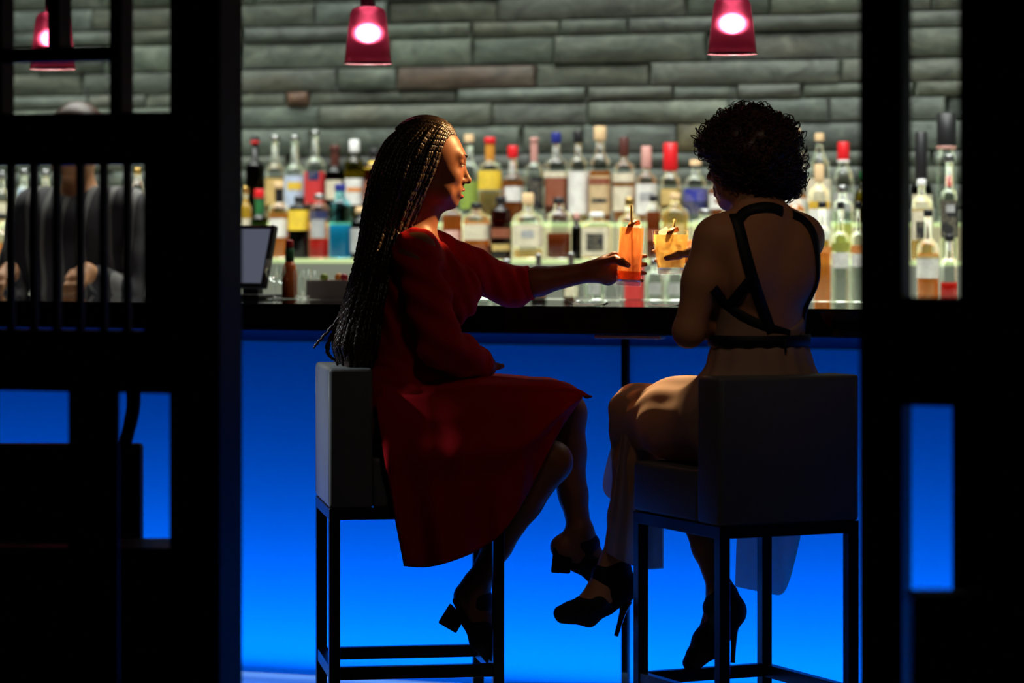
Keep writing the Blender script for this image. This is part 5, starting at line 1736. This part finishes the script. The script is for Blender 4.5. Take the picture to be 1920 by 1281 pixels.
# ================================================================== DRINKS
M_dglass = thin_glass('drinking_glass', (0.985, 0.985, 0.98), 0.03, 1.14)
M_dbase = mat('thick_glass_base', (0.85, 0.88, 0.88), 0.05, trans=1.0, ior=1.45, var=0.02)
def drink_liquid(name, col, body):
    return thin_glass(name, tuple(c ** 0.55 for c in col), 0.05, 1.12, body, tuple(min(1, c * 1.1) for c in col))
M_liqA = drink_liquid('orange_red_drink', (0.95, 0.44, 0.19), 0.55)
M_liqB = drink_liquid('golden_drink', (1.0, 0.75, 0.32), 0.62)
M_ice = thin_glass('ice', (0.96, 0.96, 0.95), 0.12, 1.3, 0.30, (0.95, 0.9, 0.82))
M_syr = drink_liquid('red_syrup', (0.92, 0.30, 0.12), 0.40)
M_peel = mat('orange_peel', (0.75, 0.20, 0.03), 0.5, var=0.1, bump=0.2, bscale=400)
M_straw = mat('straw', (0.80, 0.62, 0.15), 0.35, var=0.05)
def drink(base, up, r0, r1, h, liq, level, label, cubes, cseed, straw=None, peel=None, syrup=0):
    e = empty('cocktail_glass', base)
    e.rotation_euler = up.to_track_quat('Z', 'Y').to_euler()
    e.rotation_euler = Vector((0, 0, 1)).rotation_difference(up).to_euler()
    tag(e, label, 'drink')
    R = lambda z: r0 + (r1 - r0) * z / h
    lathe('glass', [(r0 * 0.95, 0.0), (R(0.003), 0.003), (R(h * 0.5), h * 0.5), (R(h), h), (R(h) - 0.0012, h + 0.001), (R(h) - 0.0022, h)], M_dglass, e, 40, caps=(True, False))
    lathe('base', [(R(0) * 0.90, 0.002), (R(0.004) * 0.955, 0.005), (R(0.018) * 0.955, 0.0165), (R(0.018) * 0.6, 0.0155)], M_ice, e, 32)
    lathe('liquid', [(R(0.019) - 0.003, 0.0185), (R(h * 0.5) - 0.003, h * 0.5), (R(level) - 0.003, level)], liq, e, 32)
    if syrup:
        lathe('red_layer', [(R(0.019) - 0.0027, 0.0182), (R(syrup) - 0.0027, syrup)], M_syr, e, 32, caps=(True, True))
    rg = random.Random(cseed)
    for k in range(cubes):
        z = 0.035 + (level + 0.004 - 0.035) * k / max(1, cubes - 1)
        a = rg.uniform(0, 6.28); rr = (R(z) - 0.022) * 0.7
        rot = Matrix.Rotation(rg.uniform(0, 1.5), 3, 'X') @ Matrix.Rotation(rg.uniform(0, 1.5), 3, 'Z')
        s_ = 0.0125
        if z > level - 0.004: z = level + 0.003
        box('ice_cube', (rr * math.cos(a), rr * math.sin(a), z), (s_, s_, s_), M_ice, e, rot, bevel=0.003, seg=2, smooth=True)
    if straw:
        tube('straw', [(straw[0], straw[1], 0.03), (straw[2], straw[3], h + straw[4])], 0.0032, M_straw, e, 10)
    if peel:
        pts = catmull([(-0.012, -R(h) * 0.5, level - 0.02), (-0.004, -R(h) * 0.72, level + 0.004), (0.008, -R(h) * 0.3, level + 0.016), (0.016, 0.0, level + 0.006)], 14)
        v, f = [], []
        for i, p in enumerate(pts):
            w_ = 0.009 * (0.5 + 0.5 * math.sin(math.pi * (i + 1) / 15))
            for dx, dz in ((-w_, 0), (w_, 0.003), (w_, 0.0048), (-w_, 0.0018)):
                v.append((p.x + dx, p.y, p.z + dz))
        for i in range(len(pts) - 1):
            for j in range(4):
                f.append((i * 4 + j, i * 4 + (j + 1) % 4, (i + 1) * 4 + (j + 1) % 4, (i + 1) * 4 + j))
        f += [(0, 1, 2, 3), tuple(len(v) - 4 + j for j in range(4))]
        pyd('orange_peel', v, f, M_peel, e)
    return e
drink(G1, UP1, 0.0335, 0.0345, 0.170, M_liqA, 0.155, 'tall glass of orange red cocktail with ice in the raised dark hand', 8, 3, straw=(0.01, 0.01, -0.006, 0.0, 0.045), peel=True, syrup=0.040)
drink(G2, UP2, 0.0355, 0.0495, 0.115, M_liqB, 0.104, 'short wide glass of golden cocktail with ice and orange peel', 7, 8, straw=(-0.005, 0.02, 0.012, 0.03, 0.030), peel=True)

# ================================================================== BAR CLUTTER
def bar_thing(name, x, v, z, label, cat, group=None):
    p = bar_px(x, 425, v)
    return tag(empty(name, (p.x, p.y, z), -TH), label, cat, group)
M_screen = emitter('till_screen', (0.50, 0.55, 0.75), 0.16)
M_bezel = mat('dark_plastic', (0.03, 0.032, 0.036), 0.4, var=0.1)
till = bar_thing('till_monitor', 462, 0.52, 1.122, 'tilted till touchscreen standing behind the bar at left', 'monitor')
pc = bar_px(482, 482, 0.52)
rt_ = Matrix.Rotation(math.radians(-16), 3, 'X')
till.rotation_euler = (0, 0, math.radians(-34))
hz = pc.z - 1.122
box('housing', (0, 0, hz), (0.095, 0.012, 0.098), M_bezel, till, rt_, bevel=0.006, seg=2)
box('screen', Vector((0, 0, hz)) + rt_ @ Vector((0, -0.0125, 0)), (0.083, 0.001, 0.084), M_screen, till, rt_)
box('stand', (0, 0.03, hz / 2 - 0.04), (0.03, 0.012, hz / 2 - 0.03), M_bezel, till)
box('foot', (0, 0.03, -0.015), (0.07, 0.06, 0.006), M_bezel, till, bevel=0.002)
M_sauce = mat('orange_sauce', (0.72, 0.16, 0.03), 0.25, var=0.05)
sb = bar_thing('sauce_bottle', 543, 0.52, 1.1015, 'orange hot sauce bottle with green collar and red cap', 'bottle')
sc_ = bar_px(543, 425, 0.52).y / F
zz = lambda y: bar_px(543, y, 0.52).z - 1.1015
lathe('body', [(0.021, 0), (0.0235, 0.004), (0.0235, zz(515)), (0.019, zz(500)), (0.013, zz(490))], M_sauce, sb, 20)
lathe('collar', [(0.0135, zz(492)), (0.0135, zz(466)), (0.011, zz(465))], CAPM['green'], sb, 16)
lathe('cap', [(0.012, zz(466)), (0.0115, zz(452)), (0.008, zz(450))], CAPM['red'], sb, 16)
M_tumbler = thin_glass('tumbler_glass', (0.92, 0.94, 0.93), 0.05, 1.9)
def stem_glass(x, v, ytop, r, label, sc2=1.0, name='wine_glass'):
    e = bar_thing(name, x, v, 1.1015, label, 'glass', 'glasses standing behind the bar')
    h = bar_px(x, ytop, v).z - 1.1015
    lathe('bowl', [(0.004, h * 0.42), (r * 0.6, h * 0.46), (r, h * 0.66), (r * 0.98, h * 0.80), (r * 0.80, h)], M_tumbler, e, 24, caps=(True, False))
    lathe('stem', [(0.004, 0.004), (0.0035, h * 0.2), (0.0042, h * 0.43)], M_tumbler, e, 12)
    lathe('foot', [(r * 0.85, 0.0), (r * 0.85, 0.002), (0.006, 0.006)], M_tumbler, e, 24)
def tumbler(x, v, ytop, r, label, base=1.1015):
    e = bar_thing('tumbler', x, v, base, label, 'glass', 'glasses standing behind the bar')
    h = bar_px(x, ytop, v).z - base
    lathe('wall', [(r * 0.85, 0), (r * 0.88, 0.003), (r, h), (r * 0.96, h)], M_tumbler, e, 24, caps=(True, False))
    lathe('base', [(r * 0.80, 0.003), (r * 0.82, 0.012)], M_ice, e, 24)
stem_glass(516, 0.42, 486, 0.030, 'wine glass right of the till screen edge')
stem_glass(529, 0.61, 497, 0.020, 'wine glass between till and hot sauce')
tumbler(567, 0.40, 505, 0.026, 'tumbler just right of the hot sauce bottle')
tumbler(580, 0.57, 507, 0.026, 'second tumbler right of the hot sauce bottle')
tumbler(1094, 0.50, 520, 0.032, 'tumbler under the hand with the tall drink')
tumbler(1146, 0.54, 524, 0.032, 'tumbler below the tall drink')
# garnish tray
gt = bar_thing('garnish_tray', 640, 0.50, 1.1015, 'steel garnish tray on the worktop beside the braids', 'tray')
M_steel = mat('tray_steel', (0.62, 0.60, 0.56), 0.35, metal=0.3, var=0.08)
box('floor_plate', (0, 0, 0.004), (0.09, 0.055, 0.004), M_steel, gt)
for sy in (-1, 1): box('side', (0, sy * 0.053, 0.030), (0.09, 0.002, 0.026), M_steel, gt)
for sx in (-1, 0, 1): box('divider', (sx * 0.088, 0, 0.030), (0.002, 0.053, 0.026), M_steel, gt)
M_fruit = [mat('orange_wedge', (0.78, 0.30, 0.04), 0.45, var=0.1), mat('lime_wedge', (0.30, 0.42, 0.05), 0.45, var=0.1), mat('cherry', (0.45, 0.02, 0.03), 0.2, var=0.1)]
for k in range(9):
    g = gt.location + (ROT @ Vector((-0.066 + 0.0165 * k, RNG.uniform(-0.02, 0.02), 0.0)))
    nm, lb = (('orange_wedge', 'orange wedge lying in the steel garnish tray'), ('lime_wedge', 'lime wedge lying in the steel garnish tray'), ('cherry', 'dark cherry lying in the steel garnish tray'))[k % 3]
    prof = [(0.0005, 0.0), (0.008, 0.003), (0.0125, 0.011), (0.011, 0.020), (0.005, 0.0255), (0.0005, 0.0262)]
    f_ = lathe(nm, prof, M_fruit[k % 3], None, 12, sq=2.6 if k % 3 < 2 else 2.0, caps=(False, False))
    f_.location = (g.x, g.y, 1.132 + 0.020 * (k % 2))
    lb = ('leftmost ', 'middle ', 'rightmost ')[k // 3] + lb
    tag(f_, lb, 'fruit', 'fruit pieces in the garnish tray')
# paper napkins on the worktop
M_nap = mat('paper_napkin', (0.75, 0.68, 0.58), 0.8, var=0.05)
for x, lb in ((1108, 'white paper napkin lying on the worktop below the tall drink'), (1246, 'white paper napkin lying on the worktop below the short drink')):
    p = bar_px(x, 425, 0.07)
    bm = bmesh.new()
    bmesh.ops.create_grid(bm, x_segments=8, y_segments=8, size=0.05)
    for v in bm.verts: v.co.z = 0.003 + 0.003 * math.sin(60 * v.co.x + x) * math.cos(45 * v.co.y) + (0.006 if abs(v.co.x) > 0.045 else 0)
    n_ = from_bm('paper_napkin', bm, M_nap, None, True)
    n_.location = (p.x, p.y, 1.1008); n_.rotation_euler = (0, 0, -TH + 0.2)
    tag(n_, lb, 'napkin', 'napkins on the bar')

# ================================================================== BARTENDER behind the slats
pb = bar_px(150, 425, 1.16)
FB = -VD; RB = FB.cross(UPV).normalized()
def W3(a, b, z):
    return Vector((pb.x, pb.y, 0)) + FB * a + RB * b + UPV * z
HB = W3(0.03, 0, bar_px(143, 264, 1.14).z)
ax3 = (FB, RB, UPV)
lo = np.array(W3(0, 0, 0.0)) - np.array((0.42, 0.5, 0.0)); hi = np.array(W3(0, 0, 1.78)) + np.array((0.42, 0.5, 0))
V = Vol(lo, hi, 0.006)
zs0 = HB.z - 0.225
V.ell(W3(0, 0, 0.95), (0.12, 0.165, 0.12), ax3, 0.03)
V.ell(W3(0, 0, 1.10), (0.11, 0.15, 0.15), ax3, 0.06)
V.ell(W3(0.005, 0, zs0 - 0.10), (0.12, 0.165, 0.16), ax3, 0.06)
V.rcone(W3(0, -0.16, zs0), W3(0, 0.16, zs0), 0.058, 0.058, 0.05)
V.rcone(W3(0, 0, zs0 + 0.02), HB - UPV * 0.07, 0.058, 0.055, 0.04)
q3, hax3 = head(V, HB, FB, UPV, RB, 1.02)
for b in (-1, 1):
    V.chain([W3(0, b * 0.09, 0.92), W3(0.01, b * 0.10, 0.50), W3(0, b * 0.10, 0.09)], [0.09, 0.062, 0.042], 0.03)
    V.chain([W3(0, b * 0.10, 0.06), W3(0.15, b * 0.11, 0.035)], [0.045, 0.034], 0.02)
    sh, el, wr_ = W3(0, b * 0.19, zs0 - 0.01), W3(0.04, b * 0.24, zs0 - 0.30), W3(0.22, b * 0.14, 1.17)
    V.chain([sh, sh.lerp(el, .5), el], [0.056, 0.048, 0.040], 0.03)
    V.chain([el, el.lerp(wr_, .4), wr_], [0.040, 0.038, 0.027], 0.02)
    hnd = wr_ + FB * 0.06 + UPV * -0.03
    V.rcone(wr_, hnd, 0.027, 0.032, 0.02)
    for i in range(4):
        st = hnd + RB * (0.018 * (i - 1.5))
        finger(V, [st, st + FB * 0.035 - UPV * 0.012, st + FB * 0.045 - UPV * 0.04], 0.010)
    finger(V, [wr_, wr_ + FB * 0.03 - RB * b * 0.035, wr_ + FB * 0.06 - RB * b * 0.04 - UPV * 0.02], 0.011)
man = empty('person', (pb.x, pb.y, 0))
tag(man, 'bartender in a dark shirt with painted lit strips behind the bar, seen through the slats', 'person')
world_child(V.obj('body', M_skin2, None, 2), man)
face_bits(q3, hax3, 1.02, man, M_lip2)
def striped():  # lit strips seen between the slats, put into the shirt colour as stripes
    m, nt, out = node_mat('shirt_lit_strips')
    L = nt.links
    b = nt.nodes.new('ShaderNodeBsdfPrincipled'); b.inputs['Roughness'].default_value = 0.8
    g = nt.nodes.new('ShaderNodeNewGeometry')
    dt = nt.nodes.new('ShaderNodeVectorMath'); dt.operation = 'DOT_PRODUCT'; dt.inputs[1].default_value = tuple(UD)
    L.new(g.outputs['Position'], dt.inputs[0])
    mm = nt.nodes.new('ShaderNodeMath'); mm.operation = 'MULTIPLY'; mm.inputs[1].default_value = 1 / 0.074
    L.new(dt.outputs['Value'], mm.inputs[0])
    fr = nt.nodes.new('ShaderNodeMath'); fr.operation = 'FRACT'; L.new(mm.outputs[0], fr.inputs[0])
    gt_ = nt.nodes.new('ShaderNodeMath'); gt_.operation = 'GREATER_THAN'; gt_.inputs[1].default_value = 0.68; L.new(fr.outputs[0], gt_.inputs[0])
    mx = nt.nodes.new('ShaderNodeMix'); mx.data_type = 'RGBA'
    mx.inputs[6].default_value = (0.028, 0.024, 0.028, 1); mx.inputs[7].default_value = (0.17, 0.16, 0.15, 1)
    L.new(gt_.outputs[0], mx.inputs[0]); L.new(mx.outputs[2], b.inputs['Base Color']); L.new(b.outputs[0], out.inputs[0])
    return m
D = Vol(lo, hi, 0.006)
D.ell(W3(0, 0, 0.95), (0.135, 0.18, 0.13), ax3, 0.03)
D.ell(W3(0, 0, 1.10), (0.125, 0.165, 0.15), ax3, 0.06)
D.ell(W3(0.005, 0, zs0 - 0.10), (0.135, 0.178, 0.165), ax3, 0.06)
D.rcone(W3(0, -0.16, zs0), W3(0, 0.16, zs0), 0.070, 0.070, 0.05)
for b in (-1, 1):
    sh, el, wr_ = W3(0, b * 0.19, zs0 - 0.01), W3(0.04, b * 0.24, zs0 - 0.30), W3(0.22, b * 0.14, 1.17)
    D.chain([sh, sh.lerp(el, .5), el, el.lerp(wr_, 0.75)], [0.068, 0.062, 0.054, 0.044], 0.03)
D.rcone(W3(0.0, 0, zs0 + 0.045), W3(0.02, 0, zs0 + 0.2), 0.062, 0.07, 0.006, 'sub')
D.cut((0, 0, 0.90), (0, 0, -1))
D.disp(lambda x, y, z: 0.004 * np.sin(40 * z + 12 * x) * np.sin(25 * y))
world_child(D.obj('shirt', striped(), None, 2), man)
D = Vol(lo, hi, 0.007)
D.ell(W3(0, 0, 0.93), (0.130, 0.175, 0.11), ax3, 0.03)
for b in (-1, 1):
    D.chain([W3(0, b * 0.09, 0.92), W3(0.01, b * 0.10, 0.50), W3(0, b * 0.10, 0.07)], [0.102, 0.078, 0.064], 0.02)
D.cut((0, 0, 0.06), (0, 0, -1))
world_child(D.obj('trousers', mat('black_trousers', (0.012, 0.012, 0.014), 0.8), None, 1), man)
for b in (-1, 1):
    S = Vol(np.array(W3(0.07, b * 0.105, 0.05)) - 0.2, np.array(W3(0.07, b * 0.105, 0.05)) + 0.2, 0.006)
    S.chain([W3(-0.03, b * 0.10, 0.05), W3(0.06, b * 0.105, 0.048), W3(0.17, b * 0.112, 0.038)], [0.050, 0.050, 0.038], 0.02)
    S.cut((0, 0, 0.001), (0, 0, -1))
    world_child(S.obj('shoe', M_shoe, None, 1), man)
C = Vol(np.array(HB) - 0.16, np.array(HB) + 0.17, 0.005)
C.ell(HB + UPV * 0.034 - FB * 0.018, (0.108, 0.086, 0.098), ax3, 0.0)
C.cut(HB + UPV * 0.045 + FB * 0.06, (FB * 0.75 - UPV * 0.66).normalized())
C.cut(HB - UPV * 0.03, (-UPV * 0.95 + FB * 0.3).normalized())
world_child(C.obj('hair', M_hair2, None, 2), man)
bpy.context.view_layer.update()
